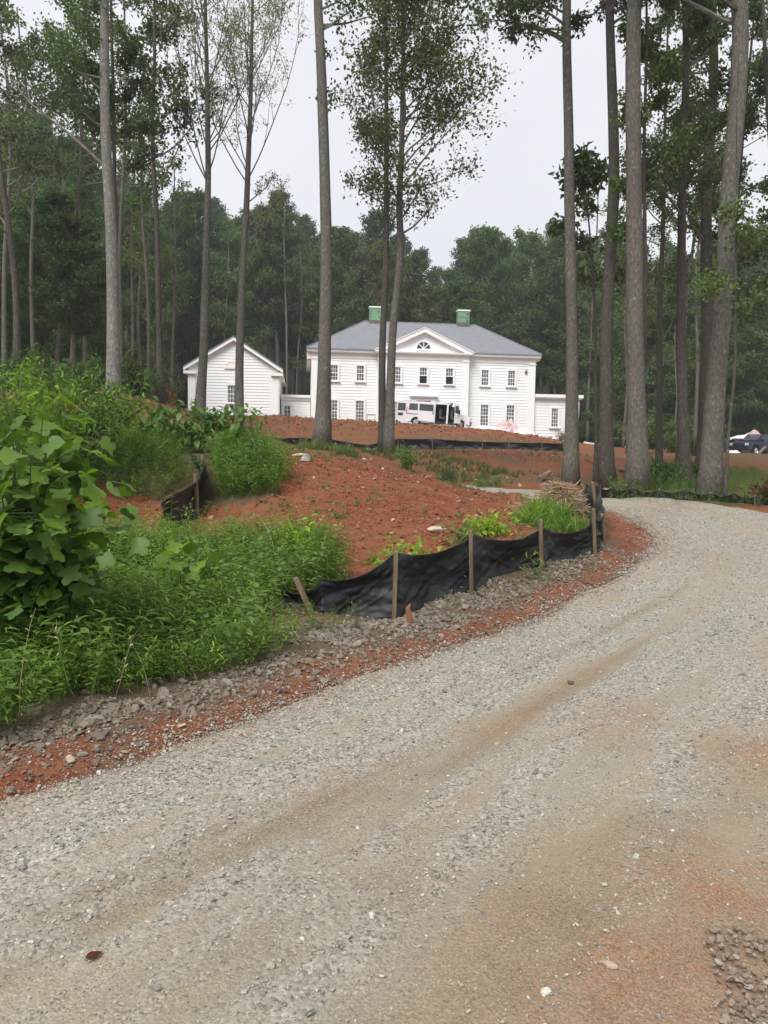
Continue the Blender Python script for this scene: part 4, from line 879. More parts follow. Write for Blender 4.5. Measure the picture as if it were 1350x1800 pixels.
# white boards lying at the wood edge
for k, (xa, ya, xb, yb, Y) in enumerate(((1026, 778, 1062, 783, 74), (1082, 784, 1112, 787, 73), (1136, 789, 1172, 792, 72))):
    A_, B_ = P(xa, ya, Y), P(xb, yb, Y); o = link('white_board', MB().tube([A_, (A_ + B_) / 2 + [0, 0, -.03], B_], .11, 6).mesh('white_board', A_), M['plastic_white'], loc=tuple(A_))
    tag(o, ('white board lying on the dirt right of the low wing', 'white board lying between two tall trunks right of the wing', 'white board lying on the dirt nearest the slim right trunks')[k], 'board')

# =================================================================== SILT FENCES
def cloth(path_xy, base_z, top_z, n, sag, seed, wav=.05, lean=0.0):
    """fabric sheet along plan path with arrays of bottom / top heights; returns MB plus hh attribute"""
    p = np.asarray(path_xy, float); L = np.r_[0, np.cumsum(np.linalg.norm(np.diff(p, axis=0), axis=1))]; s = np.linspace(0, L[-1], n)
    x = np.interp(s, L, p[:, 0]); y = np.interp(s, L, p[:, 1]); zb_ = np.interp(s, L, base_z); zt = np.interp(s, L, top_z)
    seg = np.interp(s, L, np.arange(len(L))); f = seg - np.floor(seg); zt = zt - sag * 4 * f * (1 - f) * np.interp(s, L, np.ones(len(L)))
    t = np.stack([np.gradient(x), np.gradient(y)], 1); t /= np.linalg.norm(t, axis=1)[:, None] + 1e-9; nn = np.stack([-t[:, 1], t[:, 0]], 1)
    m = 34; vv = np.linspace(0, 1, m); V = []
    for v in vv:
        pleat = (fbm(s * 3.2 + 1.5 * v, v * 1.7 + seed + 0 * s, 3, seed) - .5) * 2 * wav + .6 * wav * np.sin(s * 14 + 5 * v + seed) * np.exp(-((f - .02) / .12) ** 2) + wav * .9 * np.sin(9 * (v + f * .8) + seed) * (4 * f * (1 - f)) * .5
        fx = np.minimum(f, 1 - f); ph = fbm(s * .9 + seed, s * 0 + seed, 2, seed + 4)
        fold = np.sin((1 - v) * 16 * (.35 + fx) + 9 * ph + seed) * np.exp(-fx / .24) * .036 * smooth(.0, .25, 1 - v) + np.sin(s * 9 + 5 * (1 - v) + 14 * ph) * .016 * (1 - v) + (fbm(s * 3.0 + v * 1.2, v * 1.6 - s * .5 + seed, 3, seed + 6) - .5) * .06 + (fbm(s * 9 - v * 4, v * 5 + seed, 3, seed + 16) - .5) * .022 + np.abs(fbm(s * 4.5 - v * 2.5, v * 3 + s * 1.3 + seed, 3, seed + 8) - .5) * -.05
        cr_ = lambda a_, b2, sd: (1 - np.abs(2 * fbm(s * a_ + v * b2, s * .35 - v * .6 + sd, 3, sd) - 1)) ** 6
        fold = fold + smooth(0, .35, 1 - v) * (-.028 * cr_(2.6, 3.4, seed + 21) - .020 * cr_(3.4, -4.2, seed + 27)) + .012 * cr_(1.2, 7.0, seed + 31)
        belly = .16 * 4 * f * (1 - f) * np.sin(math.pi * v) * (.4 + ph); crease = .4 * pleat * (1 - .25 * v)
        off = fold + belly + crease + lean * v
        V.append(np.stack([x + nn[:, 0] * off, y + nn[:, 1] * off, zb_ - .06 + (zt - zb_ + .06) * v], 1))
    V = np.stack(V, 0).reshape(-1, 3); ii = (np.arange(m - 1)[:, None] * n + np.arange(n - 1)[None]).ravel()
    mb_ = MB().add(V, quad=np.stack([ii, ii + 1, ii + n + 1, ii + n], 1)); return mb_, np.repeat(1 - vv, n)
def cloth_obj(par, args, name='fence_fabric', thick=.006, **kw):
    mb_, hh = cloth(*args, **kw); me = mb_.mesh(name, smooth_=True); a = me.attributes.new('hh', 'FLOAT', 'POINT'); a.data.foreach_set('value', hh.astype(np.float32))
    o = link(name, me, M['black_cloth'], par); s = o.modifiers.new('thickness', 'SOLIDIFY'); s.thickness = thick; return o
def stake(par, a, b_, w=.035, mat='wood_stake', name='fence_post'):
    a = np.array(a, float); b_ = np.array(b_, float); d = Vector(b_ - a); L = d.length; R = d.to_track_quat('Z', 'Y').to_matrix().to_4x4(); R.translation = Vector(a)
    m = MB(); k = w / 2
    m.box(-k, k, -k, k, 0, L - w * .4, R).add(np.array([(Matrix(R) @ Vector(q))[:] for q in ((-k, -k, L - w * .4), (k, -k, L - w * .4), (k, k, L - w * .4), (-k, k, L - w * .4), (-k * .4, -k * .4, L), (k * .4, -k * .4, L), (k * .4, k * .4, L), (-k * .4, k * .4, L))]), quad=[[0, 1, 5, 4], [1, 2, 6, 5], [2, 3, 7, 6], [3, 0, 4, 7], [4, 5, 6, 7]])
    return part(name, m, M[mat], par)
# near fence
f1 = thing('silt_fence', 'sagging black silt fence on wooden stakes along the gravel road edge', 'silt fence', (0, 0, 0))
pb = [P(498, 1078, 7.5), P(565, 1092, 7.35), P(693, 1088, 7.6), P(830, 1052, 8.4), P(952, 1008, 9.2), P(1047, 977, 10)]
ptop = [P(508, 1030, 7.5), P(540, 1017, 7.35), P(694, 970, 7.6), P(826, 938, 8.4), P(952, 928, 9.2), P(1046, 915, 10)]
pth = np.array([q[:2] for q in pb]); zb_ = np.array([q[2] for q in pb]); zt_ = np.array([q[2] for q in ptop]) 
cloth_obj(f1, (pth, zb_, zt_, 420, .11, 3), wav=.05)
for a, b_ in (((567, 1092, 7.2), (519, 1014, 7.25)), ((692, 1090, 7.52), (696, 967, 7.52)), ((830, 1055, 8.32), (827, 931, 8.32)), ((953, 1012, 9.12), (950, 912, 9.12)), ((1047, 980, 9.92), (1043, 893, 9.92))):
    A_, B_ = P(*a), P(*b_); A_[2] -= .15; stake(f1, A_, B_, .042)
# return of the fence running away up the road
pb = [P(1047, 978, 10), P(1062, 962, 11.0), P(1052, 915, 13.2), P(1028, 890, 15.0)]; ptop = [P(1046, 912, 10), P(1064, 905, 11), P(1047, 852, 13.2), P(1024, 850, 15.0)]
cloth_obj(f1, (np.array([q[:2] for q in pb]), np.array([q[2] for q in pb]), np.array([q[2] for q in ptop]), 90, .03, 8), wav=.07)
for a, b_ in (((1052, 918, 13.1), (1041, 846, 13.1)), ((1031, 892, 14.9), (1022, 850, 14.9)), ((1066, 966, 10.9), (1058, 902, 10.9))):
    A_, B_ = P(*a), P(*b_); A_[2] -= .1; stake(f1, A_, B_, .05)
# far fence below the house
f2 = thing('silt_fence', 'long low black silt fence across the dirt below the house', 'silt fence', (0, 0, 0))
fx_ = [462, 478, 528, 583, 610, 645, 700, 760, 848, 894, 952, 990]; fyb = [779, 782, 785, 787, 789, 790, 788, 786, 792, 794, 796, 797]; fyt = [768, 770, 769, 772, 777, 782, 771, 771, 776, 777, 778, 779]; fd_ = np.linspace(46, 42, len(fx_))
pb = [P(a, b_, d) for a, b_, d in zip(fx_, fyb, fd_)]; ptop = [P(a, b_, d) for a, b_, d in zip(fx_, fyt, fd_)]
cloth_obj(f2, (np.array([q[:2] for q in pb]), np.array([min(q[2], Hf(q[0], q[1])) for q in pb]), np.array([q[2] for q in ptop]), 200, .03, 12), wav=.05)
for q, r in list(zip(pb, ptop))[1:]:
    stake(f2, (q[0], q[1] - .1, q[2] - .2), (r[0], r[1] - .1, r[2] + .08), .05)
# left fence seen end on between the weeds
f3 = thing('silt_fence', 'collapsing black silt fence turning uphill among the green weeds', 'silt fence', (0, 0, 0))
pb = [P(284, 948, 11.2), P(348, 925, 12.6), P(362, 900, 13.6), P(358, 862, 15.2), P(318, 822, 18), P(272, 797, 20)]; ptop = [P(318, 884, 11.2), P(344, 842, 12.6), P(348, 815, 13.6), P(355, 806, 15.2), P(322, 790, 18), P(278, 772, 20)]
cloth_obj(f3, (np.array([q[:2] for q in pb]), np.array([q[2] for q in pb]), np.array([q[2] for q in ptop]), 200, .02, 17), wav=.05)
for a, b_ in (((349, 928, 12.5), (343, 832, 12.5)), ((355, 880, 15.1), (356, 800, 15.1))):
    A_, B_ = P(*a), P(*b_); stake(f3, A_, B_, .055)
fold = crumple(26, 20, .24, .16, .14, 41, 0); me = fold.mesh('fallen_fabric', smooth_=True); o = link('fallen_fabric', me, M['black_cloth'], f3, loc=place(382, 902, 13.3))
# right fence at the wood edge
f4 = thing('silt_fence', 'dark low silt fence half buried in weeds at right wood edge', 'silt fence', (0, 0, 0))
rx_ = [1046, 1075, 1110, 1160, 1205, 1250, 1290, 1330, 1375]; ryb = [876, 876, 876, 878, 882, 886, 892, 895, 897]; ryt = [855, 858, 859, 862, 860, 868, 867, 872, 872]; rd_ = [18.5, 18.6, 18.4, 18.0, 17.6, 17.2, 16.8, 16.4, 16]
pb = [P(a, b_, d) for a, b_, d in zip(rx_, ryb, rd_)]; ptop = [P(a, b_, d) for a, b_, d in zip(rx_, ryt, rd_)]
cloth_obj(f4, (np.array([q[:2] for q in pb]), np.array([q[2] - .05 for q in pb]), np.array([q[2] for q in ptop]), 150, .06, 25), wav=.09)
for q, r in list(zip(pb, ptop))[1::2]: stake(f4, (q[0], q[1] + .06, q[2] - .1), (r[0], r[1] + .06, r[2] + .04), .04)

# broken stake and stump
A_, B_ = P(730, 1118, 7.1), P(717, 1072, 7.1); A_[2] -= .1
bs = thing('broken_stake', 'short broken reddish stake leaning in the rubble before the fence', 'stake', tuple(A_))
m = MB().tube(np.linspace(A_, B_, 6) + np.array([[0, 0, 0], [.004, 0, 0], [0, .003, 0], [-.004, 0, 0], [.002, 0, 0], [0, 0, 0]]), [.035, .033, .034, .03, .032, .026], 6, rough=.2); part('shaft', m, M['wood_red'], bs, A_)
part('splintered_end', MB().tube([B_, B_ + [.012, 0, .035], B_ + [.02, .005, .06]], [.024, .016, .003], 5).tube([B_ + [-.01, 0, 0], B_ + [-.016, 0, .04]], [.014, .002], 4), M['wood_red'], bs, A_)
q = P(904, 888, 15.0); st_ = thing('cut_stump', 'small brown cut stump on the red mound left of the tall grass', 'stump', tuple(q))
part('stump_bark', MB().tube([q + [0, 0, -.1], q + [.0, 0, .1], q + [.01, 0, .24]], [.16, .13, .12], 10, rough=.15), M['wood_red'], st_, q); part('stump_top', MB().tube([q + [.01, 0, .241], q + [.01, 0, .25]], [.11, .105], 10), M['dead_wood'], st_, q)

# =================================================================== TREES
def unit(v): return v / (np.linalg.norm(v) + 1e-9)
class Tree:
    """trunk, limbs and leaves built in world coordinates about a base point"""
    def __init__(self, seed): self.r = np.random.default_rng(seed); self.tr = MB(); self.br = MB(); self.lf = MB(); self.seed = seed; self.path = None
    def trunk(self, pts, r0, r1, sides=14, flare=1.3, n=26):
        p = spline(pts, n); z = np.linspace(0, 1, n); rr = r0 + (r1 - r0) * z; rr = rr * (1 + (flare - 1) * np.exp(-z * 26))
        L = np.linalg.norm(p[-1] - p[0])
        p[1:-1] += np.stack([(vnoise(z[1:-1] * 6, z[1:-1] * 0 + self.seed, 3) - .5), (vnoise(z[1:-1] * 6, z[1:-1] * 0 + self.seed + 5, 4) - .5), 0 * z[1:-1]], 1) * r0 * .9
        self.tr.tube(p, rr, sides, rough=.07, seed=self.seed); self.path = p; self.rad = rr; self.z = p[:, 2]; return self
    def at(self, z):
        return np.array([np.interp(z, self.z, self.path[:, k]) for k in range(3)]), float(np.interp(z, self.z, self.rad))
    def limb(self, start, az, el, L, r, curve=.35, n=8, wob=.10):
        d = np.array([math.sin(az) * math.cos(el), math.cos(az) * math.cos(el), math.sin(el)]); p = [np.array(start, float)]; 
        for k in range(n - 1):
            d = unit(d + np.array([0, 0, curve / n]) + self.r.normal(size=3) * wob); p.append(p[-1] + d * L / (n - 1))
        p = np.array(p); self.br.tube(p, np.linspace(r, max(.004, r * .18), n), 5 if r > .03 else 4, cap=False); return p
    def foliage(self, p, n, ln, spread, droop=.3, w=.6):
        if n <= 0: return
        k = self.r.integers(0, len(p) - 1, n); f = self.r.random((n, 1)); pos = p[k] * (1 - f) + p[k + 1] * f + self.r.normal(size=(n, 3)) * spread
        d = self.r.normal(size=(n, 3)); d[:, 2] -= droop; up_ = self.r.normal(size=(n, 3)) * .7 + [0, 0, 1.0]; l = ln * self.r.uniform(.6, 1.25, n)
        self.lf.leaves(pos, d, up_, l, l * w)
    def crown(self, specs):
        for s in specs: self.branches(**s)
        return self
    def branches(self, n, z0, z1, L, el=(10, 45), az=(0, 360), curve=.4, sub=6, twig=4, leaves=14, leaf=.14, spread=.22, rfac=.3, zpow=1.0, taper=True, subL=.5, droop=.3, start=.25, w=.6, wob=.10):
        for i in range(n):
            u = (i + self.r.random()) / n; z = z0 + (z1 - z0) * u ** zpow; c, r = self.at(z); a = rad(self.r.uniform(*az)); e_ = rad(self.r.uniform(*el)); l = self.r.uniform(*L)
            if taper: l *= 1 - .55 * u
            p = self.limb(c, a, e_, l, max(.018, min(r * .6, r * rfac + .008)), curve, wob=wob)
            for j in range(sub):
                t = start + (1 - start) * (j + self.r.random()) / sub; k = t * (len(p) - 1); k0_ = int(min(k, len(p) - 2)); q = p[k0_] + (p[k0_ + 1] - p[k0_]) * (k - k0_)
                d = unit(p[k0_ + 1] - p[k0_]); a2 = math.atan2(d[0], d[1]) + rad(self.r.uniform(25, 75)) * self.r.choice([-1, 1]); e2 = math.asin(np.clip(d[2], -1, 1)) + rad(self.r.uniform(-25, 30))
                p2 = self.limb(q, a2, e2, l * subL * self.r.uniform(.6, 1.1) * (1.1 - .6 * t), .011, curve, 5, .16)
                for m_ in range(twig):
                    q2 = p2[self.r.integers(1, len(p2))]; d2 = self.r.normal(size=3); d2[2] = abs(d2[2]) * .6 * (1 if curve > 0 else -1)
                    a3 = math.atan2(d2[0], d2[1]); p3 = self.limb(q2, a3, rad(self.r.uniform(-10, 45)), l * subL * .33 * self.r.uniform(.6, 1.2), .0045, .3, 3, .2)
                    self.foliage(p3, leaves, leaf, spread, droop, w)
                self.foliage(p2[2:], leaves, leaf, spread, droop, w)
            self.foliage(p[-3:], leaves, leaf, spread, droop, w)
    def finish(self, name, label, cat, base, bark, leafm, group=None):
        t = thing(name, label, cat, tuple(float(x) for x in base), group=group)
        part('trunk', self.tr, bark, t, base, True)
        if self.br.n: part('branches', self.br, M['twig'], t, base, kind='stuff')
        if self.lf.n: part('crown', self.lf, leafm, t, base, kind='stuff')
        return t
def img_tree(seed, label, pts, Y, wpx, height, specs, bark, leaf, cat='tree', name='tall_tree', top=.45, flare=1.6, group='tall bare trunks standing along the drive'):
    """pts: pixel points from base up; the last is continued to the full height; specs use py for z limits"""
    w = [P(px, py, Y) for px, py in pts]; base = w[0].copy(); base[2] = min(base[2], Hf(base[0], base[1]) + .02); w[0] = base - [0, 0, .15]
    d = unit(w[-1] - w[-2]); d = unit(d * [1, 1, 1] + [0, 0, .35]); 
    while w[-1][2] - base[2] < height: w.append(w[-1] + d * min(4.0, max(.6, height - (w[-1][2] - base[2])))); d = unit(d + [0, 0, .3])
    r0 = wpx / F * Y / 2
    T = Tree(seed).trunk(np.array(w), r0, r0 * (top * .35 if height < 26 else top * .5), flare=flare, n=30)
    for s in specs:
        s = dict(s); q0 = s.pop('py0'); q1 = s.pop('py1'); z_ = lambda py: float(P(pts[-1][0], py, Y)[2]); s['z0'] = z_(q0); s['z1'] = min(z_(q1), base[2] + height); T.branches(**s)
    return T.finish(name, label, cat, base, M[bark], M[leaf], group)

sparse = dict(sub=7, twig=4, leaves=5, leaf=.10, spread=.08, curve=.75, subL=.40, rfac=.2, start=.2)
dense = dict(sub=7, twig=5, leaves=9, leaf=.135, spread=.10)
# left group
T1 = img_tree(1, 'pale mottled trunk at far left with one bare limb reaching left', [(199, 712), (197, 640), (193, 450), (188, 250), (184, 60), (183, 0)], 25, 22, 27, [
    dict(py0=-20, py1=-260, n=12, L=(3, 5), el=(10, 50), **dense), dict(py0=300, py1=280, n=1, L=(6.2, 6.4), el=(38, 40), az=(-98, -96), sub=5, twig=2, leaves=5, leaf=.14, spread=.18, curve=.15, subL=.35),
    dict(py0=240, py1=30, n=5, L=(1.2, 2.2), el=(10, 50), az=(-130, -40), sub=4, twig=3, leaves=14, leaf=.15, spread=.22)], 'bark_pale', 'leaf_wood')
img_tree(2, 'thin second trunk close behind the pale mottled trunk', [(207, 712), (205, 560), (202, 420), (200, 300)], 26.5, 10, 19, [dict(py0=330, py1=120, n=10, L=(1.5, 2.8), el=(10, 50), **dense)], 'bark_brown', 'leaf_wood')
img_tree(3, 'slim tree with dark leafy crown between pale trunk and gabled annex', [(283, 712), (279, 560), (275, 400), (268, 240), (270, 120)], 31, 12, 19.5, [
    dict(py0=330, py1=-20, n=15, L=(2.2, 3.8), el=(15, 60), az=(0, 360), sub=5, twig=3, leaves=11, leaf=.19, spread=.15)], 'bark_brown', 'leaf_wood')
img_tree(4, 'poplar with sparse spreading twigs left of the gabled annex peak', [(352, 740), (357, 560), (361, 400), (362, 300), (360, 180)], 30, 17, 18.5, [
    dict(py0=335, py1=0, n=19, L=(5.4, 7.8), el=(34, 62), zpow=1.2, **sparse)], 'bark_grey', 'leaf_sparse')
img_tree(5, 'poplar with sparse pale crown right of the gabled annex peak', [(418, 762), (424, 560), (432, 400), (437, 260), (440, 140)], 30.5, 16, 19.0, [
    dict(py0=330, py1=-10, n=20, L=(5.4, 8.0), el=(32, 62), zpow=1.2, **{**sparse, 'leaves': 6}), dict(py0=430, py1=340, n=3, L=(2.5, 3.6), el=(20, 40), az=(60, 110), **sparse)], 'bark_grey', 'leaf_sparse')
# centre
img_tree(6, 'straight grey trunk standing before the left bay of the house', [(564, 790), (567, 600), (571, 400), (565, 150), (558, 0)], 26, 25, 27, [
    dict(py0=-20, py1=-250, n=14, L=(3, 4.5), el=(10, 50), **dense), dict(py0=70, py1=0, n=3, L=(1.6, 2.6), el=(-5, 20), az=(60, 120), sub=4, twig=3, leaves=8, leaf=.15, spread=.15),
    dict(py0=240, py1=60, n=3, L=(.7, 1.2), el=(0, 40), sub=3, twig=2, leaves=5, leaf=.14, spread=.12)], 'bark_grey', 'leaf_mid')
img_tree(7, 'left stem of the twin trunks before the house, straight and slender', [(673, 792), (673, 620), (677, 430), (680, 250), (679, 100)], 28.6, 14, 20.5, [
    dict(py0=440, py1=20, n=22, L=(1.8, 3.3), el=(10, 55), az=(150, 400), sub=6, twig=3, leaves=9, leaf=.14, spread=.18)], 'bark_brown', 'leaf_olive')
img_tree(8, 'right stem of the twin trunks before the house, bowed with leafy crown', [(684, 795), (689, 690), (694, 560), (704, 440), (702, 360), (706, 250), (708, 100)], 28.4, 17, 20.5, [
    dict(py0=360, py1=-20, n=26, L=(3.4, 5.2), el=(18, 58), az=(-40, 200), sub=7, twig=4, leaves=13, leaf=.15, spread=.22, curve=.35), dict(py0=440, py1=380, n=2, L=(2.4, 3.2), el=(5, 40), az=(70, 110), sub=5, twig=3, leaves=10, leaf=.14, spread=.16)], 'bark_grey', 'leaf_olive')
# right group
big = dict(sub=7, twig=5, leaves=8, leaf=.14, spread=.10)
img_tree(9, 'straight trunk at the right end of the low wing by the road bend', [(1003, 858), (1000, 600), (998, 300), (1000, 0)], 23, 23, 27, [
    dict(py0=90, py1=20, n=5, L=(2.2, 3.2), el=(-8, 30), az=(-120, -60), curve=-.2, **big), dict(py0=0, py1=-250, n=14, L=(3, 4.5), el=(10, 50), **big),
    dict(py0=330, py1=290, n=3, L=(1.0, 1.5), el=(0, 25), az=(-120, 120), sub=4, twig=3, leaves=9, leaf=.26, spread=.16)], 'bark_grey', 'leaf_wood')
img_tree(10, 'brown trunk second along the right group beside the palest thick trunk', [(1071, 866), (1070, 600), (1078, 300), (1077, 0)], 22.5, 24, 27, [
    dict(py0=60, py1=-30, n=5, L=(2, 3), el=(0, 40), **big), dict(py0=-20, py1=-250, n=12, L=(3, 4.5), el=(10, 50), **big)], 'bark_brown', 'leaf_wood')
img_tree(11, 'thick pale grey trunk in the middle of the right group', [(1118, 868), (1117, 600), (1114, 300), (1112, 0)], 20, 31, 28, [
    dict(py0=-20, py1=-400, n=14, L=(3.4, 4.8), el=(10, 50), **big)], 'bark_grey', 'leaf_wood', top=.9)
img_tree(12, 'thin stem almost touching the thick pale trunk of right group', [(1132, 868), (1133, 600), (1134, 400), (1134, 200)], 20.8, 10, 17, [
    dict(py0=420, py1=60, n=12, L=(1.0, 2.0), el=(-5, 40), **big)], 'bark_brown', 'leaf_mid')
img_tree(13, 'brown trunk with leafy shoots between the thick pale trunk and the leaning one', [(1206, 862), (1203, 700), (1199, 400), (1203, 100), (1203, 0)], 23, 19, 24, [
    dict(py0=420, py1=0, n=18, L=(1.6, 3.2), el=(-5, 40), **big), dict(py0=0, py1=-200, n=10, L=(3, 4.5), el=(10, 50), **big)], 'bark_brown', 'leaf_wood')
img_tree(14, 'darkest trunk in shade just behind the leaning right trunk', [(1236, 815), (1240, 600), (1246, 300), (1252, 0)], 27, 24, 27, [
    dict(py0=520, py1=0, n=18, L=(1.8, 3.6), el=(-5, 40), **big), dict(py0=0, py1=-200, n=12, L=(3, 4.5), el=(10, 50), **big)], 'bark_brown', 'leaf_wood')
img_tree(15, 'big trunk bending to the right near the right picture edge', [(1246, 875), (1252, 720), (1267, 520), (1281, 370), (1299, 230), (1308, 90), (1306, 0)], 19, 33, 26, [
    dict(py0=60, py1=-300, n=14, L=(3, 4.6), el=(0, 50), **big)], 'bark_grey', 'leaf_wood', top=1.1)
img_tree(16, 'thin dead grey stem between the bending trunk and the pickup', [(1274, 876), (1279, 800), (1284, 740), (1291, 640), (1291, 560)], 18, 6.5, 9.5, [
    dict(py0=560, py1=380, n=6, L=(.7, 1.4), el=(10, 50), sub=4, twig=3, leaves=8, leaf=.13, spread=.14)], 'bark_brown', 'leaf_mid')
img_tree(17, 'leafy tree leaning out at the right picture edge behind the pickup', [(1395, 830), (1385, 600), (1370, 400), (1352, 200)], 26, 16, 19, [
    dict(py0=640, py1=0, n=26, L=(2.2, 3.8), el=(0, 45), **big)], 'bark_brown', 'leaf_wood')
img_tree(18, 'broad-leaved young tree with big dark leaves between two right trunks', [(1048, 846), (1046, 600), (1040, 450), (1030, 330)], 26, 8, 10.5, [
    dict(py0=520, py1=290, n=9, L=(1.4, 2.6), el=(0, 40), sub=4, twig=3, leaves=7, leaf=.25, spread=.14, w=.5, az=(-130, 130))], 'bark_brown', 'leaf_wood')
img_tree(19, 'shaded leafy tree filling the gap behind the right trunks', [(1158, 830), (1160, 600), (1165, 400), (1170, 200)], 33, 12, 20, [
    dict(py0=660, py1=0, n=30, L=(2, 3.6), el=(0, 45), **big)], 'bark_brown', 'leaf_mid')
img_tree(20, 'tree with hanging foliage behind the bending right trunk', [(1258, 830), (1268, 600), (1290, 400), (1316, 150)], 30, 11, 20, [
    dict(py0=560, py1=-10, n=24, L=(2, 3.8), el=(-10, 45), **big)], 'bark_brown', 'leaf_wood')
img_tree(21, 'brown trunk at the left picture edge above the shrubs', [(30, 690), (27, 560), (18, 420), (-12, 200)], 30, 13, 21, [
    dict(py0=430, py1=0, n=20, L=(2.4, 4.2), el=(-5, 45), **big)], 'bark_brown', 'leaf_wood')
img_tree(22, 'leafy oak behind the pale mottled trunk at far left', [(92, 690), (112, 520), (140, 330), (145, 180)], 42, 9, 25, [
    dict(py0=330, py1=20, n=26, L=(3.2, 5.2), el=(0, 50), **{**dense, 'leaf': .2, 'leaves': 10, 'spread': .2})], 'bark_brown', 'leaf_mid')

# background woodland: prototypes, then copies with their own place and size
def wood_proto(seed, h, r, low, nleaf, leaf, mat, bark, shape, name='forest_tree'):
    T = Tree(seed); g = T.r
    T.trunk(np.array([(0, 0, -.6), (g.normal() * .2, g.normal() * .2, h * .3), (g.normal() * .35, g.normal() * .35, h * .65), (g.normal() * .5, g.normal() * .5, h * .95)]), .011 * h + .04, .03, sides=8, n=14, flare=1.2)
    nb = 64; pos = []; nor = []
    for i in range(nb):
        u = (i + g.random()) / nb; z = h * (low + (1 - low) * u)
        prof = {'oval': math.sin(math.pi * min(1, .12 + .88 * u) ** .8) ** .6, 'cone': (1.05 - u) ** .7, 'dome': (1 - u ** 3.0) ** .5, 'column': .75 * (1 - u ** 4) ** .5}[shape]
        a = i * 2.4 + g.normal() * .3; l = r * prof * g.uniform(.35, 1.22); c, rr = T.at(min(z * .93, h * .9))
        tip = c + np.array([math.sin(a) * l, math.cos(a) * l, h * .05 + l * g.uniform(.0, .35)])
        if l > .4:
            mid = (c + tip) / 2 + [0, 0, -.06 * l]; T.br.tube([c, mid, tip], [min(.07, rr * .5), .035, .012], 4, cap=False)
        k = nleaf // nb; cs = (.15 + .15 * g.random()) * r * (.55 + .6 * prof); 
        f = g.random((k, 1)) ** .4; base_ = c * (1 - f) + tip * f; d = g.normal(size=(k, 3)); d /= np.linalg.norm(d, axis=1)[:, None]
        q = base_ + d * (g.random((k, 1)) ** .45) * cs * np.array([1, 1, .62]); pos.append(q); nor.append(d + [0, 0, .8])
    pos = np.vstack(pos); nor = np.vstack(nor) + g.normal(size=(len(pos), 3)) * .5; d = g.normal(size=pos.shape); d[:, 2] -= .35
    l = leaf * g.uniform(.6, 1.3, len(pos)); T.lf.leaves(pos, d, nor, l, l * .7)
    return T.finish(name, 'x', 'tree', np.zeros(3), M[bark], M[mat], 'trees of the wood behind')
protos = [wood_proto(101, 22, 4.2, .26, 20000, .27, 'leaf_wood', 'bark_brown', 'dome'), wood_proto(102, 24, 3.6, .34, 17000, .27, 'leaf_wood', 'bark_grey', 'oval'),
          wood_proto(103, 20, 4.6, .16, 21000, .26, 'leaf_mid', 'bark_brown', 'dome'), wood_proto(104, 25, 3.0, .42, 12000, .27, 'leaf_wood', 'bark_grey', 'column'),
          wood_proto(105, 21, 4.0, .22, 18000, .26, 'leaf_olive', 'bark_grey', 'oval'), wood_proto(106, 17, 3.8, .06, 21000, .23, 'leaf_mid', 'bark_brown', 'dome')]
PH = [22, 24, 20, 25, 21, 17]
KIND = ['dark round-crowned tree', 'dark tall oval-crowned tree', 'mid green spreading tree', 'slender bare-legged tree', 'olive green oval tree', 'low bushy green tree']
_used = set(); _first = [True] * len(protos)
TOPX = [-250, 0, 90, 170, 250, 330, 400, 470, 540, 600, 660, 720, 800, 860, 940, 1040, 1120, 1200, 1300, 1400, 1600]
TOPY = [180, 190, 215, 290, 330, 350, 385, 330, 400, 400, 385, 430, 440, 380, 395, 430, 470, 450, 420, 400, 400]
def zone_word(px):
    for lim, wd in ((60, 'at the left picture edge'), (190, 'left of pale trunk'), (320, 'left of the gabled annex'), (500, 'behind the gabled annex'), (600, 'behind the left house corner'), (690, 'behind the left green chimney'), (800, 'between the two green chimneys'),
                    (900, 'behind the right green chimney'), (1000, 'behind the low right wing'), (1100, 'past the right wing'), (1230, 'behind thick pale trunk'), (5000, 'behind the pickup at right')):
        if px < lim: return wd
def plant_wood(cells, kinds, jit, depth_word, rows, slack=(0, 70), minh=9):
    for (x, y) in cells:
        x += RNG.uniform(-jit, jit); y += RNG.uniform(-jit, jit)
        q = np.array([x, y, 0]) - HO; u, v = q @ HU, q @ HV
        if a0 - 4 < u < wU + 4 and -25 < v < DV + 4: continue
        z = Hf(x, y); px = project((x, y, z))[0]
        if px < -160 or px > 1510 or (285 < px < 500 and y < 72): continue
        k = int(RNG.choice(kinds)); ty = np.interp(px, TOPX, TOPY) + RNG.uniform(*slack); zt = float(P(px, ty, y)[2]); h = max(minh, zt - z); h *= 1.0
        s = h / (PH[k] * 1.02); sw = (s ** .5) * RNG.uniform(.85, 1.15) if s > 1 else s ** .7 * RNG.uniform(.9, 1.15)
        rw = depth_word; lab = f'{KIND[k]} {rw} in the wood {zone_word(px)}'
        for extra in ('', ', taller one', ', partly hidden'):
            if lab + extra not in _used: lab = lab + extra; break
        _used.add(lab); sc = (sw, sw, s)
        if _first[k]:
            _first[k] = False; o = protos[k]; o.location = (x, y, z); o.rotation_euler = (0, 0, RNG.uniform(0, 6.28)); o.scale = sc; o['label'] = lab
        else: dup(protos[k], (x, y, z), RNG.uniform(0, 6.28), sc, lab)
cells = [(x + (3 if r % 2 else 0), y) for r, y in enumerate((87, 94, 102)) for x in np.arange(-.54 * y, .56 * y, 6.0)]
plant_wood(cells, [0, 1, 2, 3, 4, 0], 1.6, 'in front', 0, slack=(-45, 55))
cells = [(x, y) for y in (112, 126) for x in np.arange(-.52 * y, .54 * y, 7.5)]
plant_wood(cells, [0, 1, 3, 0], 2.0, 'deep', 1, slack=(-45, 35))
cells = [(x, 145) for x in np.arange(-.52 * 145, .56 * 145, 6.5)]
plant_wood(cells, [2, 0, 2], 2.0, 'farthest', 1, slack=(10, 70))
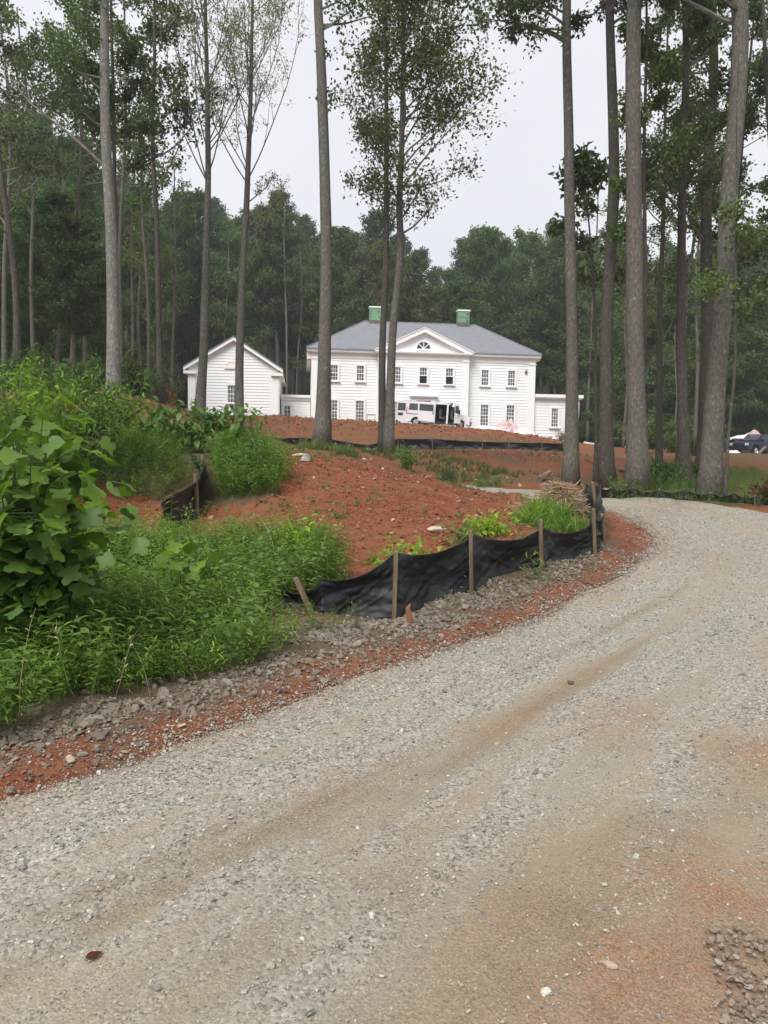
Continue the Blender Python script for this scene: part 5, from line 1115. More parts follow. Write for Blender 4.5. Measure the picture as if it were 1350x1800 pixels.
cells = [(x, y) for y in (38, 44, 51, 59, 68, 78) for x in np.arange(-.56 * y, -.24 * y - 1, 5.2)]
plant_wood(cells, [2, 1, 5, 5, 3], 1.5, 'nearer', 2, slack=(0, 160), minh=8)
cells = [(x, y) for y in (50, 58, 68, 77, 84) for x in np.arange(.30 * y, .60 * y, 5.4)]
plant_wood([c for c in cells if not (c[1] < 70 and c[0] < .46 * c[1] + 6 and c[1] > 40)], [0, 2, 5, 3, 2], 1.4, 'nearer', 3, slack=(-40, 150), minh=8)
for k, p in enumerate(protos):
    if _first[k]:
        for c in list(p.children): bpy.data.objects.remove(c)
        bpy.data.objects.remove(p)

# =================================================================== SHRUBS AND WEEDS
def shrub(seed, label, base, h, r, nstem, nleaf, leaf, w, mat, name='shrub', cat='shrub', droop=.3, spread=.09, up_bias=.6, group=None, el=(35, 85)):
    T = Tree(seed); base = np.asarray(base, float); st = MB()
    for i in range(nstem):
        a = T.r.uniform(0, 6.28); e_ = rad(T.r.uniform(*el)); l = min(h / max(.25, math.sin(e_)), r / max(.15, math.cos(e_))) * T.r.uniform(.7, 1.05)
        d = np.array([math.sin(a) * math.cos(e_), math.cos(a) * math.cos(e_), math.sin(e_)]); p = [base + [T.r.normal() * r * .15, T.r.normal() * r * .15, -.05]]
        for k in range(6): d = unit(d + T.r.normal(size=3) * .14 + [0, 0, -.03]); p.append(p[-1] + d * l / 6)
        p = np.array(p); st.tube(p, np.linspace(.012 * h ** .5, .003, 7), 4, cap=False)
        n = nleaf // nstem; k = T.r.integers(1, 6, n); f = T.r.random((n, 1)); pos = p[k] * (1 - f) + p[k + 1] * f + T.r.normal(size=(n, 3)) * spread
        dd = T.r.normal(size=(n, 3)); dd[:, 2] -= droop - .2; up_ = T.r.normal(size=(n, 3)) * .5 + [0, 0, up_bias + .4]; L = leaf * T.r.uniform(.6, 1.25, n); T.lf.leaves(pos, dd, up_, L, L * w)
    t = thing(name, label, cat, tuple(float(x) for x in base), group=group); part('stems', st, M['twig'], t, base, kind='stuff'); part('foliage', T.lf, M[mat], t, base, kind='stuff'); return t
def gp(px, py, Y, dz=0):
    q = P(px, py, Y); q[2] = Hf(q[0], q[1]) + dz; return q
def hgt(px, py_top, Y): q = P(px, py_top, Y); return float(q[2]) - Hf(q[0], q[1])
# feathery shrubs at left
shrub(201, 'yellow-green feathery shrub behind the big-leaved sapling at left edge', gp(28, 760, 13), hgt(28, 640, 13), 1.5, 26, 4200, .13, .38, 'leaf_bright')
shrub(202, 'dense round green shrub left of the pale mottled trunk', gp(125, 760, 15), hgt(125, 612, 15), 1.15, 30, 4600, .15, .34, 'leaf_shrub')
shrub(203, 'dark upright shrub at the left edge below the brown trunk', gp(-5, 760, 17), hgt(0, 590, 17), 1.1, 20, 2400, .16, .36, 'leaf_shrub')
shrub(204, 'narrow plant with drooping long leaves at foot of pale trunk', gp(172, 755, 14.5), hgt(176, 672, 14.5), .35, 7, 190, .24, .2, 'leaf_shrub', droop=.7)
shrub(205, 'narrow-leaved sapling with budded tip before the gabled annex', gp(447, 840, 14.2), hgt(447, 712, 14.2), .42, 12, 900, .15, .26, 'leaf_shrub', el=(60, 88))
shrub(206, 'small leafy sapling on the plateau right of the twin trunks', gp(714, 830, 24), hgt(714, 782, 24), .28, 8, 420, .13, .42, 'leaf_shrub', el=(60, 88))
shrub(207, 'round dark green bush on the plateau below the van', gp(785, 842, 23), hgt(785, 806, 23), .32, 18, 1100, .08, .4, 'leaf_wood')
shrub(208, 'yellow-green weed clump on the red mound by the grass tuft', gp(858, 948, 10.6), hgt(858, 902, 10.6), .30, 14, 420, .10, .5, 'leaf_lime', name='weed_clump', cat='weed', el=(30, 80))
shrub(209, 'low lime weed against the fence in the middle of its run', gp(712, 975, 9.2), hgt(712, 940, 9.2), .34, 12, 330, .09, .5, 'leaf_lime', name='weed_clump', cat='weed', el=(20, 60))
shrub(210, 'lime weed tuft topping the grass mass left of the fence', gp(545, 975, 9.4), hgt(545, 912, 9.4), .42, 16, 640, .10, .45, 'leaf_lime', name='weed_clump', cat='weed', el=(35, 80))
shrub(211, 'small weed on the bare red mound', gp(592, 915, 12.2), .28, .16, 7, 120, .07, .45, 'leaf_shrub', name='weed_clump', cat='weed')
shrub(212, 'low weed on the plateau above the track, right of the round bush', gp(855, 848, 23.5), .35, .55, 10, 500, .09, .4, 'leaf_shrub', name='weed_clump', cat='weed', el=(15, 50))
shrub(213, 'green weed by the red mound rock near the fence', gp(812, 950, 10.0), .3, .18, 7, 150, .09, .45, 'leaf_shrub', name='weed_clump', cat='weed')
shrub(214, 'dark red leaved shrub behind the right silt fence', gp(1342, 890, 17.2), hgt(1342, 845, 17.2), .32, 12, 520, .10, .5, 'leaf_red')
shrub(215, 'thin weed growing up before the fence fabric', gp(792, 1075, 7.85), .30, .08, 3, 46, .045, .3, 'leaf_grass', name='weed_clump', cat='weed', el=(70, 88))
shrub(216, 'small weed tuft at the foot of the fourth fence stake', gp(936, 1020, 8.9), .26, .2, 9, 170, .07, .25, 'leaf_grass', name='weed_clump', cat='weed')
shrub(217, 'bushy undergrowth plant at the foot of the thin stem by the thick trunk', gp(1085, 875, 18.6), hgt(1085, 828, 18.6), .22, 9, 300, .09, .36, 'leaf_shrub', el=(60, 88))
shrub(218, 'rust-tinged low tree by the left wood edge', gp(288, 715, 37), hgt(290, 545, 37), .9, 18, 900, .2, .5, 'leaf_rust')
shrub(219, 'brown brush heap against the foot of the low right wing', gp(985, 775, 62), 1.0, .9, 16, 500, .12, .4, 'leaf_rust', name='brush_heap', cat='brush')
# undergrowth along wood edges: one shrub copied
us = shrub(230, 'x', (0, 0, 0), 1.6, 1.4, 26, 2600, .16, .45, 'leaf_mid', name='undergrowth_bush', cat='bush', group='undergrowth bushes at the wood edge')
first = True
spots = [(238, 36), (262, 40), (225, 30), (150, 26), (90, 24), (60, 30), (10, 26), (1085, 70), (1150, 60), (1180, 50), (1020, 80), (1060, 84), (1220, 46), (1110, 82), (1165, 30), (1195, 66), (1160, 22), (1225, 25), (1222, 62), (1300, 80), (1345, 78), (1270, 82)] + [(px + RNG.uniform(-8, 8), 86 + RNG.uniform(-2, 4)) for px in range(300, 1400, 34)] + [(px + RNG.uniform(-15, 15), 99 + RNG.uniform(-3, 3)) for px in range(230, 1420, 46)]
def near_word(px):
    for lim, wd in ((120, 'left of the pale mottled trunk'), (250, 'just right of the pale mottled trunk'), (345, 'left of the gabled annex'), (495, 'behind the gabled annex'), (560, 'behind the link passage'), (930, 'behind the main house'), (1025, 'behind the low right wing'), (1075, 'right of the low wing'), (1140, 'behind the thick pale trunk'), (1210, 'between the slim right trunks'), (1260, 'behind the bending right trunk'), (9999, 'behind the pickup')):
        if px < lim: return wd
for i, (px, Y) in enumerate(spots):
    x = (px - 675) / F * Y; z = Hf(x, Y); s = (.4 + .2 * RNG.random()) if (px > 1100 and Y < 32) else (1.9 + .8 * RNG.random() if Y > 93 else 1.1 + .9 * RNG.random() if Y > 55 else .6 + .4 * RNG.random())
    lab = f"{'small' if s < .6 else ('large' if s > 1.5 else 'mid-sized')} leafy {'near' if Y < 50 else 'far'} undergrowth bush {('second row ' if Y > 93 else '') + zone_word(px) if Y > 80 else near_word(px)}"
    if first: us.location = (x, Y, z); us.scale = (s,) * 3; us['label'] = lab; first = False
    else: dup(us, (x, Y, z), RNG.uniform(0, 6.28), s, lab)
# slim bare stems standing at the wood edge
def pole(seed):
    T = Tree(seed); g = T.r; T.trunk(np.array([(0, 0, -.4), (g.normal() * .1, g.normal() * .1, 5), (g.normal() * .25, g.normal() * .25, 11), (g.normal() * .4, g.normal() * .4, 17)]), .12, .03, sides=7, n=14, flare=1.2)
    T.branches(n=9, z0=8, z1=16.5, L=(1.0, 2.2), el=(0, 50), sub=4, twig=3, leaves=8, leaf=.2, spread=.2); return T.finish('slim_tree', 'x', 'tree', np.zeros(3), M['bark_grey'], M['leaf_mid'], 'slim bare stems at the wood edge')
pp = [pole(700), pole(701), pole(702)]; pf = [True] * 3
for i, (px, Y) in enumerate([(212, 34), (232, 45), (248, 52), (262, 38), (300, 48), (372, 88), (392, 84), (455, 86), (466, 90), (502, 84), (518, 86), (530, 92), (1028, 78), (1052, 60), (1092, 66), (1100, 46), (1152, 48), (1180, 60), (1188, 40), (1218, 52), (1226, 70), (1262, 64), (60, 40), (100, 48), (150, 44), (8, 36)]):
    x = (px - 675) / F * Y; z = Hf(x, Y); k = i % 3; sc = RNG.uniform(.8, 1.25) * (1.25 if Y > 75 else 1.0); lab = f"slim bare {('straight', 'wavy', 'leaning')[k]} stem {'near' if Y < 50 else 'far off'} {near_word(px)}"
    if pf[k]: pf[k] = False; o = pp[k]; o.location = (x, Y, z); o.scale = (sc,) * 3; o['label'] = lab
    else: dup(pp[k], (x, Y, z), RNG.uniform(0, 6.28), sc, lab)

# big-leaved sapling(s): every leaf a part
def lobed_leaf(seed):
    r = np.random.default_rng(seed)
    out = [(0, 0), (.30, .02), (.52, .20), (.46, .40), (.30, .46), (.44, .66), (.40, .86), (.20, .84), (.06, .76)]
    pts = [(x * r.uniform(.92, 1.08), y) for x, y in out]; L = [(-x * r.uniform(.92, 1.08), y) for x, y in out[:0:-1]]
    poly = pts + L; c = (0, .42); v = [(c[0], c[1], 0)] + [(x, y, 0) for x, y in poly]; v = np.array(v, float)
    v[:, 2] = .28 * np.abs(v[:, 0]) ** 1.2 - .30 * (v[:, 1]) ** 2 + r.normal(size=len(v)) * .018; n = len(poly)
    return MB().add(v, tri=[[0, 1 + i, 1 + (i + 1) % n] for i in range(n)], rnd=r.uniform(0, .1, n))
def oval_leaf(seed):
    r = np.random.default_rng(seed); ys = [0, .12, .32, .55, .78, .93]; ws = [.0, .14, .24, .25, .15, .05]
    v = [(0, 0, 0)]; 
    for y, w in zip(ys[1:], ws[1:]): v += [(-w, y, w * .35 - .3 * y * y), (0, y, -.3 * y * y), (w, y, w * .35 - .3 * y * y)]
    v.append((0, 1.05, -.36)); t = [[0, 2, 1], [0, 3, 2]]; q = []
    for k in range(4): b = 1 + k * 3; q += [[b, b + 1, b + 4, b + 3], [b + 1, b + 2, b + 5, b + 4]]
    b = 13; t += [[b, b + 1, 16], [b + 1, b + 2, 16]]
    return MB().add(np.array(v), tri=t, quad=q, rnd=np.array([.4]))
LOBED = [lobed_leaf(i).mesh('leaf', smooth_=True) for i in range(5)]; OVAL = [oval_leaf(i).mesh('leaf', smooth_=True) for i in range(3)]
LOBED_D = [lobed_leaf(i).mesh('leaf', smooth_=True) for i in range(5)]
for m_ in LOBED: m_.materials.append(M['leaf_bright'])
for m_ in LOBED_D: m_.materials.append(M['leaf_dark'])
for m_ in OVAL: m_.materials.append(M['leaf_shrub'])
def leafy(name, label, cat, base, tips, per, size, meshes, stem_r=.012, lo=.2, dens_pow=1.0, pet=.12, seed=0, group=None, shaded_old=None, extra=0):
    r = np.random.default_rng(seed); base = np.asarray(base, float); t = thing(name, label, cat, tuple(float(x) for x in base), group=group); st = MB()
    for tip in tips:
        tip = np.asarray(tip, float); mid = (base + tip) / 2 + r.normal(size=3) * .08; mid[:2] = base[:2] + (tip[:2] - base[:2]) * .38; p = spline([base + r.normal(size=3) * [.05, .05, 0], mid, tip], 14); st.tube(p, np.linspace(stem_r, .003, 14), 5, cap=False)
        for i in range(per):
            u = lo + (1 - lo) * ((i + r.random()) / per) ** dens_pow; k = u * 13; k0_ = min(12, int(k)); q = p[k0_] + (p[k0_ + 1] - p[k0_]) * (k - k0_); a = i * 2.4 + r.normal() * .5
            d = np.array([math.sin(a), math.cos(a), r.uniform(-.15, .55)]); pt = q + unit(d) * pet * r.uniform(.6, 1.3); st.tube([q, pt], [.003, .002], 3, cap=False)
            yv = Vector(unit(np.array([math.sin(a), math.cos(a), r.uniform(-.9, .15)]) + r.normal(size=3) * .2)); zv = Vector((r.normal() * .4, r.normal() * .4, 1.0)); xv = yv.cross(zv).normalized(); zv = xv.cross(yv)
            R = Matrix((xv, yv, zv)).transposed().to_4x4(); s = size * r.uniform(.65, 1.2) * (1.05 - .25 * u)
            mm = shaded_old if (shaded_old and u < .50 + r.normal() * .15) else meshes  # lower leaves take the darker set: age plus painted-in shade
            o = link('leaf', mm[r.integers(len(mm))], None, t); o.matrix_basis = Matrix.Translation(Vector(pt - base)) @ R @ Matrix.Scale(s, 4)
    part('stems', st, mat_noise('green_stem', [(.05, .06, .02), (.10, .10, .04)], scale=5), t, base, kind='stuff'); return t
b0 = gp(40, 1010, 5.4); tips = [P(px, py, Y) for px, py, Y in ((20, 720, 5.4), (75, 735, 5.2), (118, 712, 5.5), (165, 760, 5.3), (205, 830, 5.2), (-35, 760, 5.3), (55, 800, 4.9), (110, 830, 4.9), (150, 880, 5.1), (0, 850, 4.9), (60, 900, 4.85), (-60, 860, 5.2), (130, 950, 5.2), (95, 690, 5.7))]
sap = leafy('tulip_sapling', 'large-leaved bright green sapling filling the left edge above the grass', 'sapling', b0, tips, 21, .195, LOBED, .016, .36, seed=5, shaded_old=LOBED_D)
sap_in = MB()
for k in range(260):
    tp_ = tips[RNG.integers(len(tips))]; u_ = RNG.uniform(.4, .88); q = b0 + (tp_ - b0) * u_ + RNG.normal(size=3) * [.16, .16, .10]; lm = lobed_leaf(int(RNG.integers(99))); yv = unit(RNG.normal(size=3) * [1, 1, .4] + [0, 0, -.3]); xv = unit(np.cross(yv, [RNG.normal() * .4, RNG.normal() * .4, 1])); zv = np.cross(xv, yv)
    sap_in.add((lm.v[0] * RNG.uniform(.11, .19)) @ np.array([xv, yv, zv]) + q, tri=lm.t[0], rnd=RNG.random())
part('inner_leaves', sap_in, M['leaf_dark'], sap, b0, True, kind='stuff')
b1 = gp(325, 1110, 6.6); leafy('tulip_seedling', 'small lime seedling with lobed leaves rising out of the grass', 'sapling', b1, [P(px, py, 6.6) for px, py in ((312, 935), (352, 940), (292, 965), (372, 968))], 6, .16, LOBED, .006, .62, seed=6, pet=.07)
for k, (px, Y, py, lab) in enumerate(((280, 17.5, 700, 'broad-leaved shrub on the left bank before the red dirt'), (340, 17, 696, 'tallest broad-leaved shrub before the gabled annex'), (397, 17.2, 712, 'broad-leaved shrub on the bank left of the budded sapling'))):
    bb = gp(px, 790, Y); leafy('broadleaf_shrub', lab, 'shrub', bb, [np.array([bb[0] + RNG.normal() * .6, bb[1] + RNG.normal() * .4, bb[2] + max(.9, hgt(px, py, Y)) * RNG.uniform(.72, 1.0)]) for _ in range(10)], 20, .25, OVAL, .012, .2, seed=60 + k, pet=.06)

# grass and weeds that nobody could count
def stem_proto(seed, h=.5, nl=11, ll=.10, lw=.0076, lean=.5):
    r = np.random.default_rng(seed); d = unit(np.array([r.normal() * .25, r.normal() * .25, 1.0])); p = [np.zeros(3)]; b = np.array([r.normal(), r.normal(), 0]) * lean
    for k in range(7): d = unit(d + b * .09 * k / 3 + r.normal(size=3) * .05); p.append(p[-1] + d * h / 7)
    p = np.array(p); m = MB().tube(p, np.linspace(.0022, .001, 8), 3, cap=False); a0_ = r.uniform(0, 6)
    for i in range(nl):
        u = .25 + .75 * (i + .5) / nl; k = u * 7; k0_ = min(6, int(k)); q = p[k0_] + (p[k0_ + 1] - p[k0_]) * (k - k0_); a = a0_ + i * math.pi + r.normal() * .5; l = ll * r.uniform(.7, 1.25); w = lw * r.uniform(.8, 1.2)
        d = unit(np.array([math.sin(a), math.cos(a), r.uniform(.0, .6)])); s = unit(np.cross(d, [0, 0, 1])); n = np.cross(s, d); dr = np.array([0, 0, -1.0])
        c1 = q + d * l * .35; c2 = q + d * l * .72 + dr * l * .10; tip = q + d * l + dr * l * .30
        m.add([q, c1 + s * w, c1 - n * w * .3, c1 - s * w, c2 + s * w * .75, c2 - n * w * .2, c2 - s * w * .75, tip], tri=[[0, 1, 2], [0, 2, 3], [4, 7, 5], [5, 7, 6]], quad=[[1, 4, 5, 2], [2, 5, 6, 3]], rnd=np.array([r.random()]))
    return m
def tuft_proto(seed, h=.45, n=26, w=.006):
    r = np.random.default_rng(seed); m = MB()
    for i in range(n):
        a = r.uniform(0, 6.28); hh = h * r.uniform(.5, 1.1); o = np.array([r.normal() * .05, r.normal() * .05, 0]); out = r.uniform(.15, .7); d = np.array([math.sin(a), math.cos(a), 0]); s = np.array([d[1], -d[0], 0]) * w
        q = [o + d * out * hh * t ** 2 + np.array([0, 0, hh * (t - .35 * out * t ** 3)]) for t in (0, .4, .75, 1.0)]
        m.add([q[0] + s, q[0] - s, q[1] + s, q[1] - s, q[2] + s * .7, q[2] - s * .7, q[3]], quad=[[0, 1, 3, 2], [2, 3, 5, 4]], tri=[[4, 5, 6]], rnd=np.array([r.random()]))
    return m
STEMS = [stem_proto(300 + k, h=.42 + .03 * k) for k in range(8)]; TUFTS = [tuft_proto(330 + k) for k in range(5)]; FINE = [stem_proto(350 + k, h=.40, nl=14, ll=.08, lw=.0045) for k in range(6)]
F3P = spline([q[:2] for q in [P(284, 948, 11.2), P(348, 925, 12.6), P(362, 900, 13.6), P(358, 862, 15.2), P(318, 822, 18), P(272, 797, 20)]], 60)
def off_fence(q, d=.28):
    m_ = np.min((q[:, None, 0] - F3P[None, :, 0]) ** 2 + (q[:, None, 1] - F3P[None, :, 1]) ** 2, 1); return q[m_ > d * d]
def fill(poly, dens, seed, edge=.25):
    r = np.random.default_rng(seed); p = np.array(poly); lo, hi = p.min(0), p.max(0); n = int(np.prod(hi - lo) * dens); q = r.uniform(lo, hi, (n, 2))
    jx_ = q[:, 0] + (fbm(q[:, 0] * 2.2, q[:, 1] * 2.2, 3, seed) - .5) * edge * 2; jy_ = q[:, 1] + (fbm(q[:, 0] * 2.2 + 50, q[:, 1] * 2.2, 3, seed) - .5) * edge * 2
    return q[inpoly(jx_, jy_, poly)]
def grass(name, q, protos_, mat, smin, smax, seed, patch=.0, hfun=None, tilt=.22):
    r = np.random.default_rng(seed); n = len(q); z = Zs(q[:, 0], q[:, 1]) - .02; s = r.uniform(smin, smax, n) * (1 - patch + patch * 2 * fbm(q[:, 0] * .9, q[:, 1] * .9, 3, seed))
    if hfun is not None: s = s * hfun(q[:, 0], q[:, 1])
    return scatter(name, np.c_[q, z], np.c_[r.normal(size=n) * tilt, r.normal(size=n) * tilt, r.uniform(0, 6.28, n)], np.repeat(s[:, None], 3, 1), r.integers(0, len(protos_), n), protos_, mat)
G1 = [(-2.45, 3.4), (-1.92, 4.12), (-1.30, 4.97), (-.80, 5.88), (-1.02, 6.7), (-1.08, 7.35), (-.75, 7.9), (-.4, 8.6), (-.55, 9.6), (-1.5, 10.3), (-2.4, 10.2), (-3.2, 10.2), (-4.5, 10.8), (-8, 11), (-8, 4)]
WEED = [stem_proto(370 + k, h=.50, nl=10, ll=.075, lw=.020) for k in range(4)]; DRY = [stem_proto(380 + k, h=.6, nl=5, ll=.07, lw=.004) for k in range(3)]
def h1(x, y):
    s, t, w = road_st(x, y); d = -t - w; return (.6 + .5 * smooth(.9, 2.0, d)) * (1 - .3 * smooth(7.5, 10, y))
qw = fill(G1, 60, 31, .3); qw = qw[fbm(qw[:, 0] * .9, qw[:, 1] * .9, 3, 36) > .5]; grass('bank_weeds', qw, WEED, M['leaf_shrub'], .7, 1.25, 31, .5)
grass('dry_stems', fill(G1, 7, 32, .3), DRY, M['straw'], .7, 1.1, 32, .3)
grass('stiltgrass', fill(G1, 430, 1, .35), STEMS, M['leaf_grass'], .62, 1.1, 1, .6, h1)
grass('stiltgrass', fill([(-.95, 6.1), (-.55, 6.35), (-.15, 6.7), (-.25, 7.0), (-.7, 6.95), (-1.0, 6.8)], 150, 2, .2), STEMS, M['leaf_grass'], .3, .6, 2, .3)
G2 = [(-8, 12.8), (-6.2, 13.8), (-4.4, 14.2), (-3.75, 14.6), (-3.9, 17), (-5.2, 20.5), (-7.0, 22.5), (-12, 22), (-12, 13)]
grass('meadow_grass', off_fence(fill(G2, 150, 3, .5)), FINE + STEMS[:2], M['leaf_grass'], .8, 1.5, 3, .4)
G3 = [(-3.35, 14.0), (-2.9, 13.4), (-2.0, 13.5), (-1.7, 14.2), (-2.3, 16), (-3.3, 19), (-4.0, 20), (-4.4, 20.5), (-3.7, 17)]
grass('meadow_grass', off_fence(fill(G3, 190, 4, .3), .25), FINE, M['leaf_grass'], .9, 1.6, 4, .5)
G4 = [(2.0, 11.2), (2.6, 10.9), (3.15, 11.4), (3.3, 12.6), (3.0, 13.4), (2.3, 13.0)]
grass('tall_grass', fill(G4, 70, 5, .3), TUFTS, M['leaf_grass'], .6, 1.15, 5, .5, lambda x, y: .35 + .85 * np.exp(-(((x - 2.65) / .55) ** 2 + ((y - 12.0) / .9) ** 2)) * (.6 + .8 * fbm(x * 3, y * 3, 2, 5)), tilt=.45)
G5 = [(5.3, 18.9), (7.3, 17.5), (9.6, 16.2), (12, 16.5), (14, 24), (16, 34), (9, 30), (8.6, 24), (7.4, 21.5)]
grass('roadside_weeds', (lambda q_: q_[fbm(q_[:, 0] * .8, q_[:, 1] * .8, 3, 62) > .44])(fill(G5, 80, 6, .6)), FINE, M['leaf_shrub'], .4, 1.05, 6, .8)
grass('roadside_weeds', fill([tuple(P(px, py, Y)[:2]) for px, py, Y in ((1055, 880, 18.0), (1120, 878, 18.2), (1200, 884, 17.6), (1300, 898, 16.6), (1360, 903, 16.2), (1360, 905, 15.7), (1290, 903, 16.0), (1180, 893, 16.9), (1100, 884, 17.5))], 60, 61, .5), FINE, M['leaf_shrub'], .3, .75, 61, .8)
G6 = [(-2.6, 20), (0, 21.5), (3.5, 24), (5, 28), (3, 33), (-1, 27.5), (-2.8, 26)]
q6 = fill(G6, 13, 7, 1.0); q6 = q6[fbm(q6[:, 0] * .6, q6[:, 1] * .6, 3, 44) > .5]
grass('plateau_grass', q6, TUFTS, M['leaf_olive'], .35, .75, 7, .4)
grass('wispy_grass', fill([(-2.7, 24.4), (-1.3, 24.3), (-1.0, 26.2), (-2.8, 26.4)], 16, 8, .4), TUFTS, M['leaf_shrub'], .4, .85, 8, .4)
q9 = fill([(-9, 21), (9, 22), (11, 62), (-12, 62)], 3.0, 9, 1.0); q9 = q9[(fbm(q9[:, 0] * .35, q9[:, 1] * .35, 3, 54) > .52) & (q9[:, 1] > 27)]
grass('plateau_grass', q9, TUFTS, M['leaf_olive'], .2, .5, 9, .4)
qa = fill([(-5, 9.9), (-2.2, 10), (-1.0, 9.6), (-1.0, 10.6), (-2.2, 11.2), (-4.8, 11.6)], 60, 10, .5); grass('stiltgrass', qa, STEMS, M['leaf_bright'], .5, .95, 10, .5)
qb = fill(MOUND, 7, 12, .3); qb = qb[fbm(qb[:, 0] * 1.2, qb[:, 1] * 1.2, 3, 77) > .57]; grass('mound_weeds', qb, TUFTS, M['leaf_shrub'], .2, .5, 12, .4)
# straw heap behind the fence
sp_ = P(985, 893, 13.9); r = np.random.default_rng(71); n = 3000; m = MB(); a = r.uniform(0, 6.28, n); rr = np.abs(r.normal(size=n)) * .30; pos = np.c_[sp_[0] + np.sin(a) * rr * 1.25, sp_[1] + np.cos(a) * rr, np.zeros(n)]
pos[:, 2] = H(pos[:, 0], pos[:, 1]) + .55 * np.exp(-(rr / .5) ** 2) * r.uniform(.5, 1.1, n); d = r.normal(size=(n, 3)); d[:, 2] = d[:, 2] * .35 - .1; m.leaves(pos, d, r.normal(size=(n, 3)) + [0, 0, 1], r.uniform(.08, .24, n), .009)
o = part('straw_heap', m, M['straw'], None, kind='stuff')

# =================================================================== STONES
GR = [stone_mb(400 + k, .5) for k in range(8)]
def in_view(x, y, z, mar=60):
    px, py = project(np.stack([x, y, z], -1)); return (px > -mar) & (px < 1350 + mar) & (py < 1800 + mar) & (y > 1.2)
r = np.random.default_rng(81)
def road_points(n, y0, y1):
    k = r.uniform(0, 419, n); k0_ = k.astype(int).clip(0, 418); f = (k - k0_)[:, None]; c = ROAD[k0_] * (1 - f) + ROAD[k0_ + 1] * f; nn = _rn[k0_]; w = _rw[k0_]; t = r.uniform(-1.05, 1.0, n) * w
    x, y = (c + nn * t[:, None]).T; s = _rl[k0_] + f[:, 0]; ok = (y > y0) & (y < y1); return x[ok], y[ok]
x, y = road_points(950000, 1.4, 7.5); s, t, w = road_st(x, y); lo_ = loose(s, t); keep = r.random(len(x)) < (.5 + .5 * lo_) * (1 - .45 * dirt_at(x, y)); x, y, s, t = x[keep], y[keep], s[keep], t[keep]; z = Zs(x, y); ok = in_view(x, y, z); x, y, z = x[ok], y[ok], z[ok]
lo2 = loose(*road_st(x, y)[:2]); n = len(x); sz = np.clip(r.lognormal(math.log(.0066), .55, n) * (.62 + .55 * lo2), .003, .032); print('near stones', n); scatter('gravel', np.c_[x, y, z + sz * .14], np.c_[r.normal(size=n) * .35, r.normal(size=n) * .35, r.uniform(0, 6.28, n)], np.repeat(sz[:, None], 3, 1) * r.uniform(.8, 1.25, (n, 3)), r.integers(0, 8, n), GR, M['gravel'])
x, y = road_points(260000, 7.5, 16); s, t, w = road_st(x, y); keep = r.random(len(x)) < (.16 + .8 * loose(s, t) ** 1.2); x, y = x[keep], y[keep]; z = Zs(x, y); ok = in_view(x, y, z); x, y, z = x[ok], y[ok], z[ok]
n = len(x); sz = np.clip(r.lognormal(math.log(.014), .42, n), .006, .036); scatter('gravel', np.c_[x, y, z + sz * .1], np.c_[r.normal(size=n) * .35, r.normal(size=n) * .35, r.uniform(0, 6.28, n)], np.repeat(sz[:, None], 3, 1), r.integers(0, 8, n), GR, M['gravel'])
k = r.uniform(30, 330, 30000).astype(int); dl_ = np.abs(r.normal(0, .22, 30000)); c = ROAD[k] - _rn[k] * (_rw[k] * .97 + dl_)[:, None] + r.normal(size=(30000, 2)) * .05; x, y = c.T; ok = (fbm(x * 2.3, y * 2.3, 3, 160) + r.random(len(x)) * .25 > .58) & (y > 2.2) & (y < 15); x, y = x[ok], y[ok]; z = Zs(x, y); n = len(x); sz = np.clip(r.lognormal(math.log(.0095), .5, n), .004, .034)
scatter('gravel', np.c_[x, y, z + sz * .14], np.c_[r.normal(size=n) * .35, r.normal(size=n) * .35, r.uniform(0, 6.28, n)], np.repeat(sz[:, None], 3, 1), r.integers(0, 8, n), GR, M['gravel'])
# rubble strip left of the road, both small stones (stuff) and the larger stones one by one
k = r.uniform(0, 300, 60000).astype(int); dl_ = np.abs(r.normal(.78, .30, 60000)); c = ROAD[k] - _rn[k] * (_rw[k] + dl_)[:, None]; x, y = c.T; ok = (y > 3.0) & (y < 10.4) & (fbm(x * 1.7, y * 1.7, 3, 140) > .36) & ~inpoly(x, y, G1 + []) ; x, y = x[ok], y[ok]
x = x + r.normal(size=len(x)) * .05; y = y + r.normal(size=len(y)) * .05; z = Zs(x, y); n = len(x); sz = np.clip(r.lognormal(math.log(.026), .45, n), .01, .075)
scatter('rubble', np.c_[x, y, z + sz * .15], np.c_[r.normal(size=n) * .5, r.normal(size=n) * .5, r.uniform(0, 6.28, n)], np.repeat(sz[:, None], 3, 1), r.integers(0, 8, n), GR, M['rubble'])
# red crumbs on the clay strips and mound
def clods(name, q, med, mat, seed):
    r_ = np.random.default_rng(seed); n = len(q); z = Zs(q[:, 0], q[:, 1]); sz = np.clip(r_.lognormal(math.log(med), .5, n), med * .3, med * 4)
    return scatter(name, np.c_[q, z + sz * .1], np.c_[r_.normal(size=n) * .5, r_.normal(size=n) * .5, r_.uniform(0, 6.28, n)], np.repeat(sz[:, None], 3, 1), r_.integers(0, 8, n), GR, mat)
M['clod'] = mat_stone('clay_clod', [(.14, .045, .024), (.24, .088, .045), (.18, .064, .034), (.31, .14, .08), (.21, .076, .04)], .95)
k = r.uniform(0, 320, 26000).astype(int); c = ROAD[k] - _rn[k] * (_rw[k] + r.normal(.22, .17, 26000))[:, None]; c = c[fbm(c[:, 0] * 1.5, c[:, 1] * 1.5, 3, 170) > .46]; c = c[(c[:, 1] > 2.5) & (c[:, 1] < 15)]; clods('clay_crumbs', c, .011, M['clod'], 91)
clods('clay_clods', fill(MOUND, 260, 92, .2), .022, M['clod'], 92); clods('clay_clods', fill(MOUND, 9, 192, .2), .055, M['clod'], 192); clods('pale_chips', fill(MOUND, 11, 93, .2), .030, M['chip'], 93)
